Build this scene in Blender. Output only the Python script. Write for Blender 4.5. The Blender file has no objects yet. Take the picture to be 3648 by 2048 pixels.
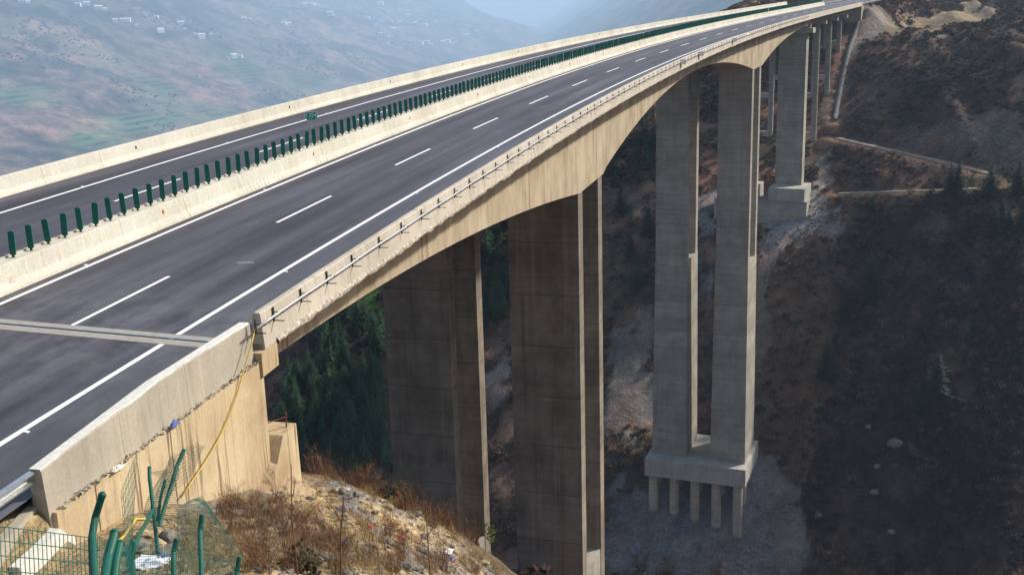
import bpy, bmesh, math, random
import numpy as np
from mathutils import Vector, Matrix

random.seed(7)
rng = np.random.default_rng(7)
S = bpy.context.scene

# ------------------------------------------------------------------ camera
CAM = Vector((21.935, -29.206, 9.151))
YAW, PITCH, ROLL, FPX = -0.2458637, 0.2408916, -0.0282492, 3890.558   # focal in photo pixels (3648 wide)
_f = Vector((math.sin(YAW)*math.cos(PITCH), math.cos(YAW)*math.cos(PITCH), -math.sin(PITCH)))
_r0 = Vector((math.cos(YAW), -math.sin(YAW), 0)); _u0 = _r0.cross(_f)
_r = math.cos(ROLL)*_r0 + math.sin(ROLL)*_u0
_u = -math.sin(ROLL)*_r0 + math.cos(ROLL)*_u0
cam = bpy.data.cameras.new('camera'); camo = bpy.data.objects.new('camera', cam)
S.collection.objects.link(camo); S.camera = camo
cam.sensor_width = 36; cam.lens = FPX*36/3648; cam.clip_start = 0.2; cam.clip_end = 40000
camo.matrix_world = Matrix(((_r.x, _u.x, -_f.x, CAM.x), (_r.y, _u.y, -_f.y, CAM.y), (_r.z, _u.z, -_f.z, CAM.z), (0, 0, 0, 1)))

# ------------------------------------------------------------------ light
SUN_ELEV = math.radians(36); SUN_AZ = math.radians(50)          # azimuth from +Y towards +X
w = bpy.data.worlds.new('World'); S.world = w; w.use_nodes = True
nt = w.node_tree; bg = nt.nodes['Background']; sky = nt.nodes.new('ShaderNodeTexSky')
sky.sky_type = 'NISHITA'; sky.sun_disc = False
sky.sun_elevation = SUN_ELEV; sky.sun_rotation = SUN_AZ
sky.dust_density = 3.0; sky.air_density = 1.2; sky.ozone_density = 1.5
nt.links.new(sky.outputs[0], bg.inputs[0]); bg.inputs[1].default_value = 0.105
sl = bpy.data.lights.new('sun', 'SUN'); sl.energy = 5.0; sl.angle = math.radians(3.0); sl.color = (1.0, 0.93, 0.82)
so = bpy.data.objects.new('sun', sl); S.collection.objects.link(so)
sdir = Vector((math.sin(SUN_AZ)*math.cos(SUN_ELEV), math.cos(SUN_AZ)*math.cos(SUN_ELEV), math.sin(SUN_ELEV)))
so.rotation_euler = sdir.to_track_quat('Z', 'Y').to_euler()
S.view_settings.view_transform = 'Standard'; S.view_settings.look = 'None'
S.view_settings.exposure = 0.5; S.view_settings.gamma = 1.0; S.view_settings.use_curve_mapping = False
S.cycles.use_denoising = True
S.cycles.max_bounces = 10; S.cycles.diffuse_bounces = 3; S.cycles.volume_bounces = 8; S.cycles.transparent_max_bounces = 12
HAZE = 1.4e-4

# ------------------------------------------------------------------ helpers
DSP = 3648/2576.0                                   # the photo was measured in a 2576 px wide view
def ray(px, py):
    px *= DSP; py *= DSP
    return _f + _r*((px-1824)/FPX) - _u*((py-1024)/FPX)
def project(P):
    d = np.asarray(P, float) - np.array(CAM)
    z = d @ np.array(_f); x = d @ np.array(_r); y = d @ np.array(_u)
    z = np.where(np.abs(z) < 1e-6, 1e-6, z)
    return (1824+FPX*x/z)/DSP, (1024-FPX*y/z)/DSP, z
def at_dist(px, py, dist):
    d = ray(px, py).normalized(); return CAM + d*dist
K2, K3 = 4.252389e-4, -2.437033e-7
G1, G2, G3, SE = 0.0410945, -6.301305e-5, 1.037678e-7, -0.0405468
def RX(y): return K2*y*y + K3*y**3
def RZ(y, off): return G1*y + G2*y*y + G3*y**3 + SE*off
def R(y, off, dz=0.0): return Vector((RX(y)+off, y, RZ(y, off)+dz))
def at_plane_off(px, py, off):
    "where the sight line meets the vertical surface at lateral offset off of the road"
    d = ray(px, py); t = 1.0; f0 = None
    while t < 900:
        P = CAM + d*t; f = P.x-RX(P.y)-off
        if f0 is not None and f*f0 < 0: return P
        f0 = f; t *= 1.003
    return None

def link(o, parent=None):
    S.collection.objects.link(o)
    if parent is not None:
        o.parent = parent
    return o
def tag(o, label=None, cat=None, group=None, kind=None):
    if label: o['label'] = label
    if cat: o['category'] = cat
    if group: o['group'] = group
    if kind: o['kind'] = kind
    return o
def empty(name, loc, label=None, cat=None, group=None, kind=None, parent=None):
    o = bpy.data.objects.new(name, None); o.empty_display_size = 0.3
    o.location = loc if parent is None else Vector(loc)-parent.location
    link(o, parent); return tag(o, label, cat, group, kind)
def wloc(o):
    v = Vector(o.location)
    while o.parent: o = o.parent; v += Vector(o.location)
    return v
def mesh_obj(name, verts, faces, mat, parent=None, world=True, smooth=False, uv=None):
    """a mesh given in world coordinates; under a parent it is shifted back by the parent's place"""
    me = bpy.data.meshes.new(name); me.from_pydata([tuple(v) for v in verts], [], [tuple(f) for f in faces]); me.update()
    if mat is not None: me.materials.append(mat)
    if smooth: me.polygons.foreach_set('use_smooth', [True]*len(me.polygons))
    o = bpy.data.objects.new(name, me); link(o, parent)
    if world and parent is not None: o.location = -wloc(parent)
    return o

class MB:
    def __init__(s): s.v = []; s.f = []
    def add(s, vs, fs):
        n = len(s.v); s.v += [Vector(v) for v in vs]; s.f += [tuple(i+n for i in f) for f in fs]; return s
    def hexa(s, p):              # 8 points: bottom ring 0-3, top ring 4-7
        return s.add(p, [(3,2,1,0),(4,5,6,7),(0,1,5,4),(1,2,6,5),(2,3,7,6),(3,0,4,7)])
    def box(s, a, b):
        x0,y0,z0 = a; x1,y1,z1 = b
        return s.hexa([(x0,y0,z0),(x1,y0,z0),(x1,y1,z0),(x0,y1,z0),(x0,y0,z1),(x1,y0,z1),(x1,y1,z1),(x0,y1,z1)])
    def tube(s, pts, r, n=8, cap=True):
        pts = [Vector(p) for p in pts]; rr = r if isinstance(r, (list, tuple)) else [r]*len(pts)
        up = Vector((0, 0, 1)); base = len(s.v)
        for i, p in enumerate(pts):
            t = (pts[min(i+1, len(pts)-1)]-pts[max(i-1, 0)]).normalized()
            a = t.cross(up)
            if a.length < 0.05: a = t.cross(Vector((1, 0, 0)))
            a.normalize(); b = a.cross(t)
            for k in range(n):
                q = 2*math.pi*k/n; s.v.append(p + (a*math.cos(q)+b*math.sin(q))*rr[i])
        for i in range(len(pts)-1):
            for k in range(n):
                k2 = (k+1) % n; s.f.append((base+i*n+k, base+i*n+k2, base+(i+1)*n+k2, base+(i+1)*n+k))
        if cap:
            s.f.append(tuple(base+k for k in range(n))[::-1]); e = base+(len(pts)-1)*n
            s.f.append(tuple(e+k for k in range(n)))
        return s
    def build(s, name, mat, parent=None, smooth=False): return mesh_obj(name, s.v, s.f, mat, parent, True, smooth)

def sweep_mb(ys, prof, fn=None):
    """closed section (off,dz) run along the road; prof may be a function of y"""
    m = MB(); first = True
    for y in ys:
        pr = prof(y) if callable(prof) else prof
        n = len(pr); b = len(m.v)
        for o_, dz in pr: m.v.append(R(y, o_, dz))
        if not first:
            for k in range(n):
                k2 = (k+1) % n; m.f.append((b-n+k, b-n+k2, b+k2, b+k))
        else: first = False
    n = len(pr); m.f.append(tuple(range(n))[::-1]); m.f.append(tuple(range(len(m.v)-n, len(m.v))))
    return m
def fr(a, b, step):
    n = max(1, int(math.ceil((b-a)/step))); return [a+(b-a)*i/n for i in range(n+1)]
def strip_mb(ys, o0, o1, dz):
    m = MB()
    for i, y in enumerate(ys):
        m.v += [R(y, o0, dz), R(y, o1, dz)]
        if i: m.f.append((2*i-2, 2*i-1, 2*i+1, 2*i))
    return m

# ------------------------------------------------------------------ materials
MATS = {}
class NT:
    def __init__(s, name, rough=0.8, metal=0.0, spec=0.3):
        s.m = bpy.data.materials.new(name); s.m.use_nodes = True; s.t = s.m.node_tree
        s.b = s.t.nodes['Principled BSDF']; s.b.inputs['Roughness'].default_value = rough
        s.b.inputs['Metallic'].default_value = metal; s.b.inputs['Specular IOR Level'].default_value = spec
        s.co = s.n('ShaderNodeTexCoord'); MATS[name] = s.m
    def n(s, t, **kw):
        x = s.t.nodes.new(t)
        for k, v in kw.items(): setattr(x, k, v)
        return x
    def l(s, a, b): s.t.links.new(a, b)
    def mapping(s, scale, src=None, rot=None, loc=None):
        m = s.n('ShaderNodeMapping'); m.inputs['Scale'].default_value = scale
        if rot: m.inputs['Rotation'].default_value = rot
        if loc: m.inputs['Location'].default_value = loc
        s.l(src or s.co.outputs['Object'], m.inputs[0]); return m.outputs[0]
    def noise(s, vec, scale, detail=4, rough=0.6):
        x = s.n('ShaderNodeTexNoise'); x.inputs['Scale'].default_value = scale
        x.inputs['Detail'].default_value = detail; x.inputs['Roughness'].default_value = rough
        s.l(vec, x.inputs['Vector']); return x.outputs['Fac']
    def ramp(s, fac, stops, interp='LINEAR'):
        x = s.n('ShaderNodeValToRGB'); r = x.color_ramp; r.interpolation = interp
        while len(r.elements) > 1: r.elements.remove(r.elements[-1])
        r.elements[0].position = stops[0][0]; r.elements[0].color = c4(stops[0][1])
        for p, c in stops[1:]:
            e = r.elements.new(p); e.color = c4(c)
        s.l(fac, x.inputs[0]); return x.outputs[0]
    def mix(s, a, b, fac, mode='MIX'):
        x = s.n('ShaderNodeMix', data_type='RGBA', blend_type=mode)
        for i, v in ((0, fac), (6, a), (7, b)):
            if hasattr(v, 'links') or hasattr(v, 'is_linked'): s.l(v, x.inputs[i])
            elif i == 0: x.inputs[0].default_value = v
            else: x.inputs[i].default_value = c4(v)
        return x.outputs[2]
    def math(s, op, a, b=0.0, c=None):
        x = s.n('ShaderNodeMath', operation=op)
        for i, v in enumerate((a, b) if c is None else (a, b, c)):
            if hasattr(v, 'is_linked'): s.l(v, x.inputs[i])
            else: x.inputs[i].default_value = v
        return x.outputs[0]
    def color(s, c):
        if hasattr(c, 'is_linked'): s.l(c, s.b.inputs['Base Color'])
        else: s.b.inputs['Base Color'].default_value = c4(c)
    def bump(s, h, strength=0.3, dist=0.02):
        x = s.n('ShaderNodeBump'); x.inputs['Strength'].default_value = strength; x.inputs['Distance'].default_value = dist
        s.l(h, x.inputs['Height']); s.l(x.outputs[0], s.b.inputs['Normal'])
def c4(c):
    if isinstance(c, (int, float)): return (c, c, c, 1)
    return tuple(c)+(1,) if len(c) == 3 else tuple(c)
def simple(name, col, rough=0.7, metal=0.0, var=0.25, scale=6.0, inst=False):
    t = NT(name, rough, metal); f = t.noise(t.co.outputs['Object'], scale)
    lo = [x*(1-var) for x in col]; hi = [min(1, x*(1+var)) for x in col]
    c_ = t.ramp(f, [(0.3, lo), (0.7, hi)])
    if inst:
        oi = t.n('ShaderNodeObjectInfo'); c_ = t.mix(c_, t.ramp(oi.outputs['Random'], [(0.0, (0.5, 0.5, 0.5)), (0.4, (0.85, 0.85, 0.85)), (0.75, (1.15, 1.08, 1.0)), (1.0, (1.5, 1.4, 1.3))]), 1.0, 'MULTIPLY')
    t.color(c_); t.bump(f, 0.2, 0.01); return t.m

def concrete(name, base, dark, streak, streak_amt=0.6, band=None, streak_col=None, stain=0.5, fine=2.0, sharp=(0.50, 0.72)):
    t = NT(name, 0.9, 0, 0.2)
    P = t.co.outputs['Object']
    big = t.noise(t.mapping((0.35, 0.35, 0.25)), 1.0, 5, 0.6)
    col = t.ramp(big, [(0.35, dark), (0.62, base)])
    st = t.noise(t.mapping((streak, streak, streak*0.035)), 1.0, 4, 0.7)
    sm = t.ramp(st, [(sharp[0], 0.0), (sharp[1], 1.0)])
    msk = t.ramp(t.noise(t.mapping((0.22, 0.22, 0.12), loc=(7, 3, 1)), 1.0, 3), [(0.42, 0.1), (0.62, 1.0)])
    fac = t.math('MULTIPLY', t.math('MULTIPLY', sm, msk), streak_amt)
    col = t.mix(col, streak_col or tuple(x*0.45 for x in dark), fac)
    st2 = t.noise(t.mapping((streak*2.3, streak*2.3, streak*0.05), loc=(31, 5, 0)), 1.0, 3, 0.6)
    col = t.mix(col, tuple(min(1, x*1.25) for x in base), t.math('MULTIPLY', t.ramp(st2, [(0.55, 0.0), (0.75, 1.0)]), 0.5))
    if band:
        sep = t.n('ShaderNodeSeparateXYZ'); t.l(P, sep.inputs[0])
        zz = t.math('MULTIPLY', sep.outputs[2], 1.0/band)
        fl = t.math('FLOOR', zz); wn = t.n('ShaderNodeTexWhiteNoise', noise_dimensions='1D'); t.l(fl, wn.inputs['W'])
        tone = t.ramp(wn.outputs['Value'], [(0.0, 0.86), (1.0, 1.08)])
        col = t.mix(col, tone, 1.0, 'MULTIPLY')
        frc = t.math('FRACT', zz); ln = t.ramp(frc, [(0.0, 0.45), (0.018, 0.6), (0.03, 1.0), (0.97, 1.0), (1.0, 1.15)])
        col = t.mix(col, ln, 0.75, 'MULTIPLY')
        pk = t.n('ShaderNodeVectorMath', operation='DOT_PRODUCT'); t.l(P, pk.inputs[0]); pk.inputs[1].default_value = (0.52, 0.03, 0.0)
        vl = t.ramp(t.math('FRACT', pk.outputs['Value']), [(0.0, 0.72), (0.035, 1.0), (0.965, 1.0), (1.0, 0.9)])
        col = t.mix(col, vl, 0.45, 'MULTIPLY')
        wob = t.noise(t.mapping((0.15, 0.15, 2.2)), 1.0, 3); col = t.mix(col, t.ramp(wob, [(0.4, 0.85), (0.6, 1.1)]), 0.6, 'MULTIPLY')
    fn = t.noise(P, fine*6, 6, 0.65)
    col = t.mix(col, t.ramp(fn, [(0.35, 0.80), (0.62, 1.08)]), stain, 'MULTIPLY')
    t.color(col); t.bump(fn, 0.35, 0.02)
    return t.m
M_par = concrete('concrete_parapet', (0.51, 0.46, 0.385), (0.40, 0.36, 0.295), 2.2, 0.6, sharp=(.52, .66))
M_med = concrete('concrete_barrier', (0.56, 0.535, 0.46), (0.46, 0.43, 0.355), 2.4, 0.35, stain=0.7)
M_gir = concrete('concrete_girder', (0.46, 0.385, 0.275), (0.31, 0.245, 0.165), 2.0, 1.0, streak_col=(0.17, 0.10, 0.05), sharp=(0.52, 0.64))
M_wing = concrete('concrete_wing_wall', (0.55, 0.44, 0.28), (0.36, 0.26, 0.155), 4.2, 1.0, streak_col=(0.17, 0.115, 0.07), sharp=(0.54, 0.62))
M_wbar = concrete('concrete_wing_barrier', (0.42, 0.375, 0.305), (0.32, 0.285, 0.23), 2.6, 0.7)
M_pier1 = concrete('concrete_pier_brown', (0.27, 0.23, 0.185), (0.15, 0.122, 0.096), 0.9, 0.7, band=4.5)
M_pier2 = concrete('concrete_pier_grey', (0.36, 0.33, 0.28), (0.26, 0.235, 0.195), 0.9, 0.35, band=3.0)
M_slab = concrete('concrete_slab', (0.36, 0.32, 0.26), (0.26, 0.22, 0.17), 1.0, 0.6)
M_cap = concrete('concrete_pile_cap', (0.40, 0.38, 0.34), (0.30, 0.285, 0.25), 1.8, 0.9, streak_col=(0.10, 0.105, 0.12))
M_pile = concrete('concrete_pile', (0.42, 0.38, 0.31), (0.33, 0.29, 0.23), 1.5, 0.5, band=2.4)
M_kerb = simple('kerb_whitewashed', (0.62, 0.60, 0.55), 0.85, 0, 0.15, 8)
M_joint = simple('joint_concrete', (0.30, 0.28, 0.25), 0.9, 0, 0.15, 3)
M_steelk = simple('dark_steel', (0.055, 0.06, 0.06), 0.55, 0.6, 0.3, 20)
M_galv = simple('galvanised_steel', (0.62, 0.64, 0.65), 0.32, 0.9, 0.12, 5)
M_pipe = simple('white_conduit', (0.52, 0.54, 0.56), 0.35, 0.0, 0.06, 3)
M_green = simple('green_board', (0.003, 0.12, 0.083), 0.5, 0, 0.25, 4)
M_signg = simple('sign_green', (0.0, 0.30, 0.21), 0.4, 0, 0.1, 3)
M_signw = simple('sign_white', (0.80, 0.82, 0.80), 0.4, 0, 0.05, 3)
M_paint = NT('road_paint', 0.7)
_f1 = M_paint.noise(M_paint.co.outputs['Object'], 7, 5, 0.7)
M_paint.color(M_paint.ramp(_f1, [(0.28, (0.50, 0.50, 0.48)), (0.42, (0.80, 0.80, 0.77))])); M_paint = M_paint.m
M_fpost = simple('fence_green', (0.005, 0.085, 0.058), 0.55, 0, 0.2, 6)
M_fwire = simple('fence_wire_green', (0.012, 0.10, 0.075), 0.5, 0, 0.2, 6)
M_yel = simple('yellow_hose', (0.55, 0.38, 0.04), 0.4, 0, 0.1, 5)
M_rust = simple('rusty_steel', (0.20, 0.07, 0.04), 0.8, 0.2, 0.3, 10)
M_rock = simple('grey_rock', (0.16, 0.145, 0.125), 0.95, 0, 0.5, 3)
M_rockt = simple('tan_rock', (0.36, 0.27, 0.16), 0.95, 0, 0.4, 3)
M_twig = simple('dry_twig', (0.19, 0.10, 0.055), 0.9, 0, 0.5, 5)
M_straw = simple('dry_straw', (0.36, 0.25, 0.12), 0.9, 0, 0.45, 5)
M_bark = simple('bark', (0.06, 0.045, 0.035), 0.95, 0, 0.3, 5)
M_brownleaf = simple('brown_brush', (0.15, 0.085, 0.056), 0.95, 0, 0.6, 0.8, True)
M_purple = simple('dark_brush', (0.030, 0.018, 0.015), 0.95, 0, 0.6, 0.8, True)
M_scrub = simple('green_scrub', (0.020, 0.030, 0.014), 0.95, 0, 0.6, 0.8, True)
M_fir = simple('fir_needles', (0.016, 0.054, 0.020), 0.85, 0, 0.6, 1.6, True)
M_cyp = simple('cypress_needles', (0.006, 0.018, 0.008), 0.9, 0, 0.5, 1.2)
M_fir2 = simple('fir_needles_light', (0.030, 0.086, 0.026), 0.85, 0, 0.6, 1.6)
M_shoot = simple('fresh_leaves', (0.12, 0.17, 0.03), 0.8, 0, 0.4, 6)
M_hwall = simple('house_whitewash', (0.74, 0.74, 0.72), 0.8, 0, 0.08, 0.3)
M_hroof = simple('house_roof', (0.72, 0.72, 0.72), 0.8, 0, 0.2, 0.3)
M_hdark = simple('window_dark', (0.05, 0.055, 0.06), 0.3, 0, 0.1, 1)
M_white = simple('white_plastic', (0.78, 0.78, 0.80), 0.5, 0, 0.1, 8)
M_blue = simple('blue_plastic', (0.05, 0.20, 0.55), 0.5, 0, 0.2, 8)
M_blueb = simple('faded_blue', (0.10, 0.14, 0.34), 0.7, 0, 0.3, 8)
M_red = simple('red_plastic', (0.55, 0.05, 0.04), 0.5, 0, 0.2, 8)
M_orange = simple('orange_reflector', (0.55, 0.22, 0.02), 0.5, 0, 0.1, 8)
M_dirt = simple('dry_dirt', (0.22, 0.185, 0.14), 0.95, 0, 0.3, 1.2)
M_mud = simple('mortar_debris', (0.36, 0.32, 0.26), 0.95, 0, 0.65, 7)
M_chute = simple('chute_concrete', (0.13, 0.135, 0.14), 0.9, 0, 0.25, 0.6)
M_redline = simple('red_survey_paint', (0.55, 0.12, 0.09), 0.8, 0, 0.3, 30)

# asphalt, streaked along the traffic
t = NT('asphalt', 0.62, 0, 0.35)
uvn = t.co.outputs['UV']
a1 = t.noise(t.mapping((0.9, 0.022, 1), uvn), 1.0, 4, 0.6)
a2 = t.noise(t.mapping((0.25, 0.05, 1), uvn, loc=(3, 9, 0)), 1.0, 5, 0.6)
a3 = t.noise(t.mapping((9, 9, 1), uvn), 1.0, 5, 0.75)
a4 = t.noise(t.mapping((1.2, 0.30, 1), uvn, loc=(13, 2, 0)), 1.0, 6, 0.7)
c = t.ramp(a1, [(0.34, (0.030, 0.027, 0.037)), (0.66, (0.084, 0.081, 0.102))])
c = t.mix(c, t.ramp(a2, [(0.35, 0.65), (0.65, 1.35)]), 0.8, 'MULTIPLY')
c = t.mix(c, t.ramp(a3, [(0.3, 0.8), (0.7, 1.2)]), 0.7, 'MULTIPLY')
c = t.mix(c, (0.17, 0.17, 0.18), t.math('MULTIPLY', t.ramp(a4, [(0.56, 0.0), (0.78, 1.0)]), 0.35))
sx_ = t.n('ShaderNodeSeparateXYZ'); t.l(uvn, sx_.inputs[0])
whl = t.ramp(t.math('PINGPONG', t.math('ADD', sx_.outputs[0], 0.975), 0.9375), [(0.0, 0.80), (0.35, 0.86), (0.75, 1.06)])
c = t.mix(c, whl, 0.75, 'MULTIPLY')
a5 = t.noise(t.mapping((0.8, 0.5, 1), uvn, loc=(5, 25, 0)), 1.0, 7, 0.75)
ndj = t.ramp(t.math('ABSOLUTE', t.math('MULTIPLY', t.math('ADD', sx_.outputs[1], 0.2), 0.12)), [(0.05, 1.0), (0.9, 0.0)])
c = t.mix(c, (0.17, 0.165, 0.165), t.math('MULTIPLY', ndj, t.ramp(a5, [(0.42, 0.0), (0.7, 0.7)])))
sepu = t.n('ShaderNodeSeparateXYZ'); t.l(uvn, sepu.inputs[0])
gut = t.ramp(t.math('MULTIPLY', t.math('ABSOLUTE', t.math('ADD', sepu.outputs[0], 4.85)), 0.1), [(0.055, 0.8), (0.09, 0.0)])
c = t.mix(c, (0.060, 0.047, 0.040), gut)
dst = t.ramp(t.math('MULTIPLY', t.math('SUBTRACT', sepu.outputs[0], 3.2), 0.25), [(0.1, 0.0), (0.75, 0.55)])
c = t.mix(c, (0.19, 0.195, 0.21), t.math('MULTIPLY', dst, t.ramp(a4, [(0.3, 0.35), (0.7, 1.0)])))
t.color(c); t.bump(a3, 0.25, 0.006); M_asph = t.m

# ground: colour of the soil class comes with the mesh, noise breaks it up
t = NT('ground', 0.97, 0, 0.1)
at = t.n('ShaderNodeAttribute', attribute_name='Col'); ter = t.n('ShaderNodeAttribute', attribute_name='terrace')
fin = t.n('ShaderNodeAttribute', attribute_name='grain')
P = t.co.outputs['Object']
n1 = t.noise(P, 1.7, 8, 0.72); n2 = t.noise(P, 0.16, 8, 0.70); n3 = t.noise(P, 0.0034, 10, 0.68); n4 = t.noise(P, 9.0, 5, 0.7)
col = at.outputs['Color']
col = t.mix(col, t.ramp(n2, [(0.30, (0.42, 0.42, 0.48)), (0.50, (0.95, 0.95, 0.95)), (0.66, (1.55, 1.45, 1.35))]), 0.9, 'MULTIPLY')
col = t.mix(col, t.ramp(n1, [(0.33, 0.45), (0.60, 1.35)]), 0.7, 'MULTIPLY')
nearf = t.math('SUBTRACT', 1.0, fin.outputs['Fac'])
col = t.mix(col, t.ramp(n4, [(0.36, 0.45), (0.5, 1.0), (0.66, 1.5)]), t.math('MULTIPLY', nearf, 0.8), 'MULTIPLY')
farc = t.ramp(n3, [(0.38, (0.16, 0.22, 0.22)), (0.455, (0.45, 0.52, 0.48)), (0.50, (1.05, 0.95, 0.9)), (0.58, (1.45, 1.22, 1.1)), (0.66, (1.75, 1.42, 1.25))])
n5 = t.noise(P, 0.0135, 9, 0.74)
col = t.mix(col, t.ramp(n5, [(0.38, 0.22), (0.5, 0.95), (0.62, 1.7)]), t.math('MULTIPLY', fin.outputs['Fac'], 0.95), 'MULTIPLY')
col = t.mix(col, farc, t.math('MULTIPLY', fin.outputs['Fac'], 1.0), 'MULTIPLY')
sep = t.n('ShaderNodeSeparateXYZ'); t.l(P, sep.inputs[0])
zz = t.math('MULTIPLY', t.math('ADD', sep.outputs[2], t.math('MULTIPLY', n2, 12.0)), 0.065)
stp = t.ramp(t.math('FRACT', zz), [(0.0, 0.0), (0.18, 0.0), (0.30, 1.0), (0.70, 1.0), (0.85, 0.0)])
msk = t.math('MULTIPLY', ter.outputs['Fac'], stp)
col = t.mix(col, (0.060, 0.165, 0.060), msk)
t.color(col)
hh = t.math('ADD', t.math('MULTIPLY', n1, 0.25), t.math('MULTIPLY', n2, 1.6)); t.bump(hh, 0.9, 1.0)
M_ground = t.m

# ------------------------------------------------------------------ terrain height
def _hash(ix, iy, seed):
    h = (ix.astype(np.int64)*374761393 + iy.astype(np.int64)*668265263 + seed*1442695041) & 0xffffffff
    h = ((h ^ (h >> 13))*1274126177) & 0xffffffff
    return ((h ^ (h >> 16)) & 0xffff)/65535.0
def vn(x, y, seed=0):
    ix = np.floor(x); iy = np.floor(y); fx = x-ix; fy = y-iy
    fx = fx*fx*fx*(fx*(fx*6-15)+10); fy = fy*fy*fy*(fy*(fy*6-15)+10)
    a = _hash(ix, iy, seed); b = _hash(ix+1, iy, seed); c = _hash(ix, iy+1, seed); d = _hash(ix+1, iy+1, seed)
    return (a*(1-fx)+b*fx)*(1-fy)+(c*(1-fx)+d*fx)*fy
def fbm(x, y, octv=5, seed=0, gain=0.5):
    s = 0; a = 1; n = 0
    for i in range(octv):
        s = s + a*(vn(x, y, seed+i*17)-0.5)*2; n += a; a *= gain; x, y = x*2.03+11.3, y*2.03-7.7
    return s/n
def ridge(x, y, octv=4, seed=0):
    s = 0; a = 1; n = 0
    for i in range(octv):
        s = s + a*(1-2*np.abs(vn(x, y, seed+i*13)-0.5)*2); n += a; a *= 0.5; x, y = x*2.07+3.1, y*2.07+5.7
    return s/n
def sst(a, b, x):
    t_ = np.clip((x-a)/(b-a), 0, 1); return t_*t_*(3-2*t_)
CP = [  # control points of the land round the bridge: x, y, z
 (21.9,-29.2,7.4),(25,-33,8.4),(18,-33,7.2),(17,-24,3.9),(14,-18,1.6),(19,-20,3.6),(26,-24,6.0),(32,-30,6.5),(45,-40,5.0),
 (7.5,-16,-1.6),(7.5,-12,-1.8),(7.2,-10,-1.9),(7.2,-8.7,-2.1),(7.2,-5.4,-3.1),(7.2,-1.6,-4.4),(7.6,0.8,-5.7),(7.8,2.0,-5.6),
 (11,-14,0.0),(12,-8,-2.7),(16.5,-7,-4.8),(13,-2,-6.2),(20,-12,-2.4),(25,-12,-4),(25,-5,-9.5),
 (5.5,4,-6.15),(7,4.5,-6.7),(8.9,5,-7.7),(10.4,5,-8.3),(11.9,5,-8.8),(13.3,4.8,-10.0),(15.5,3,-11.4),(18,0,-11.8),(21,-4,-10.8),(27,0,-13.5),(33,-8,-11.5),(45,-20,-9),(60,-40,-8),
 (2,3,-6.5),(-6,3,-6.5),(-15,2,-6),(-30,0,-9),(-30,-30,-5),(-60,0,-25),(-60,-50,-10),(-120,0,-60),(-110,-90,-30),(20,-60,12),(60,-80,10),(-40,-90,0),
 (8,20,-19.5),(-6,20,-19),(10,10,-12.3),(25,20,-27),(45,20,-31),(-30,20,-26),
 (6,45,-35),(-12,45,-36),(30,45,-42),(7,62,-44.5),(-9,62,-43),(30,65,-56),(60,50,-52),(-40,62,-52),
 (5,100,-76),(-20,100,-80),(40,100,-80),(80,80,-66),(-60,90,-84),
 (-100,140,-118),(-40,140,-106),(0,140,-103),(35,140,-101),(62,140,-97),(100,130,-86),(180,120,-62),(260,130,-35),
 (-84,180,-84),(-40,176,-88),(-5,172,-91.5),(15,171,-94),(28,172,-93),(45,170,-92),(66,168,-88),(100,165,-76),(160,160,-50),
 (-3,177,-87),(14,176.5,-87),(-2,182,-81.8),(13,182,-81.5),(13,187,-80.6),(0,187,-80.6),(4,191,-80.5),(19,192,-80.5),(30,192,-76),(55,195,-68),(-30,195,-74),(-60,200,-74),
 (-83,228,-60),(-45,222,-56),(0,220,-59),(24,218,-56),(27,234,-42.5),(10,236,-41.5),(45,214,-57),(62,212,-52),(90,212,-46),
 (29,241,-37.5),(32,244,-36),(31,250,-34),(34,250,-34.0),(60,231,-31.5),(74,236,-29.5),(95,238,-24),(14,244,-40.5),(-12,244,-40),
 (31,277,-24.5),(45,258,-26.5),(72,243,-28),(19,277,-25),(76,256,-16),(100,256,-8),(60,268,-15),
 (34,297,-13.5),(22,297,-14),(38,315,-2),(26,315,-4),(60,300,-6),(90,300,2),(140,290,12),(200,280,25),
 (52,335,3.5),(60,370,2),(85,400,5.5),(75,520,10.5),(120,430,14),(110,350,8),(150,380,22),(220,360,45),(130,560,24),(220,500,60),
 (22,400,14),(8,420,8),(-10,330,-9),(-40,340,-6),(-80,340,-24),(-120,330,-46),(-120,215,-80),(-120,270,-66),(-60,290,-24),(-30,290,-20),
 (-160,400,-95),(-40,450,-14),(0,470,3),(-100,480,-45),(40,560,9),(-200,250,-150),(-250,120,-165),(-260,400,-165),(-160,60,-110),(20,640,16)]
CP = np.array(CP, float)
def _U(r2): return 0.5*r2*np.log(r2+1e-9)
_n = len(CP); _d2 = ((CP[:, None, :2]-CP[None, :, :2])**2).sum(2)
_A = np.zeros((_n+3, _n+3)); _A[:_n, :_n] = _U(_d2)+np.eye(_n)*3.0
_A[:_n, _n] = 1; _A[:_n, _n+1:] = CP[:, :2]; _A[_n, :_n] = 1; _A[_n+1:, :_n] = CP[:, :2].T
_w = np.linalg.solve(_A, np.concatenate([CP[:, 2], np.zeros(3)]))
def tps(x, y):
    out = np.empty_like(x)
    for i in range(0, len(x), 20000):
        X = x[i:i+20000]; Y = y[i:i+20000]
        d2 = (X[:, None]-CP[None, :, 0])**2+(Y[:, None]-CP[None, :, 1])**2
        out[i:i+20000] = _U(d2)@_w[:_n]+_w[_n]+_w[_n+1]*X+_w[_n+2]*Y
    return out
def far_h(x, y):
    k_ = 2.1; return 9+k_*(far_base((x-22)/k_+22, (y+29)/k_-29)-9)
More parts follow.
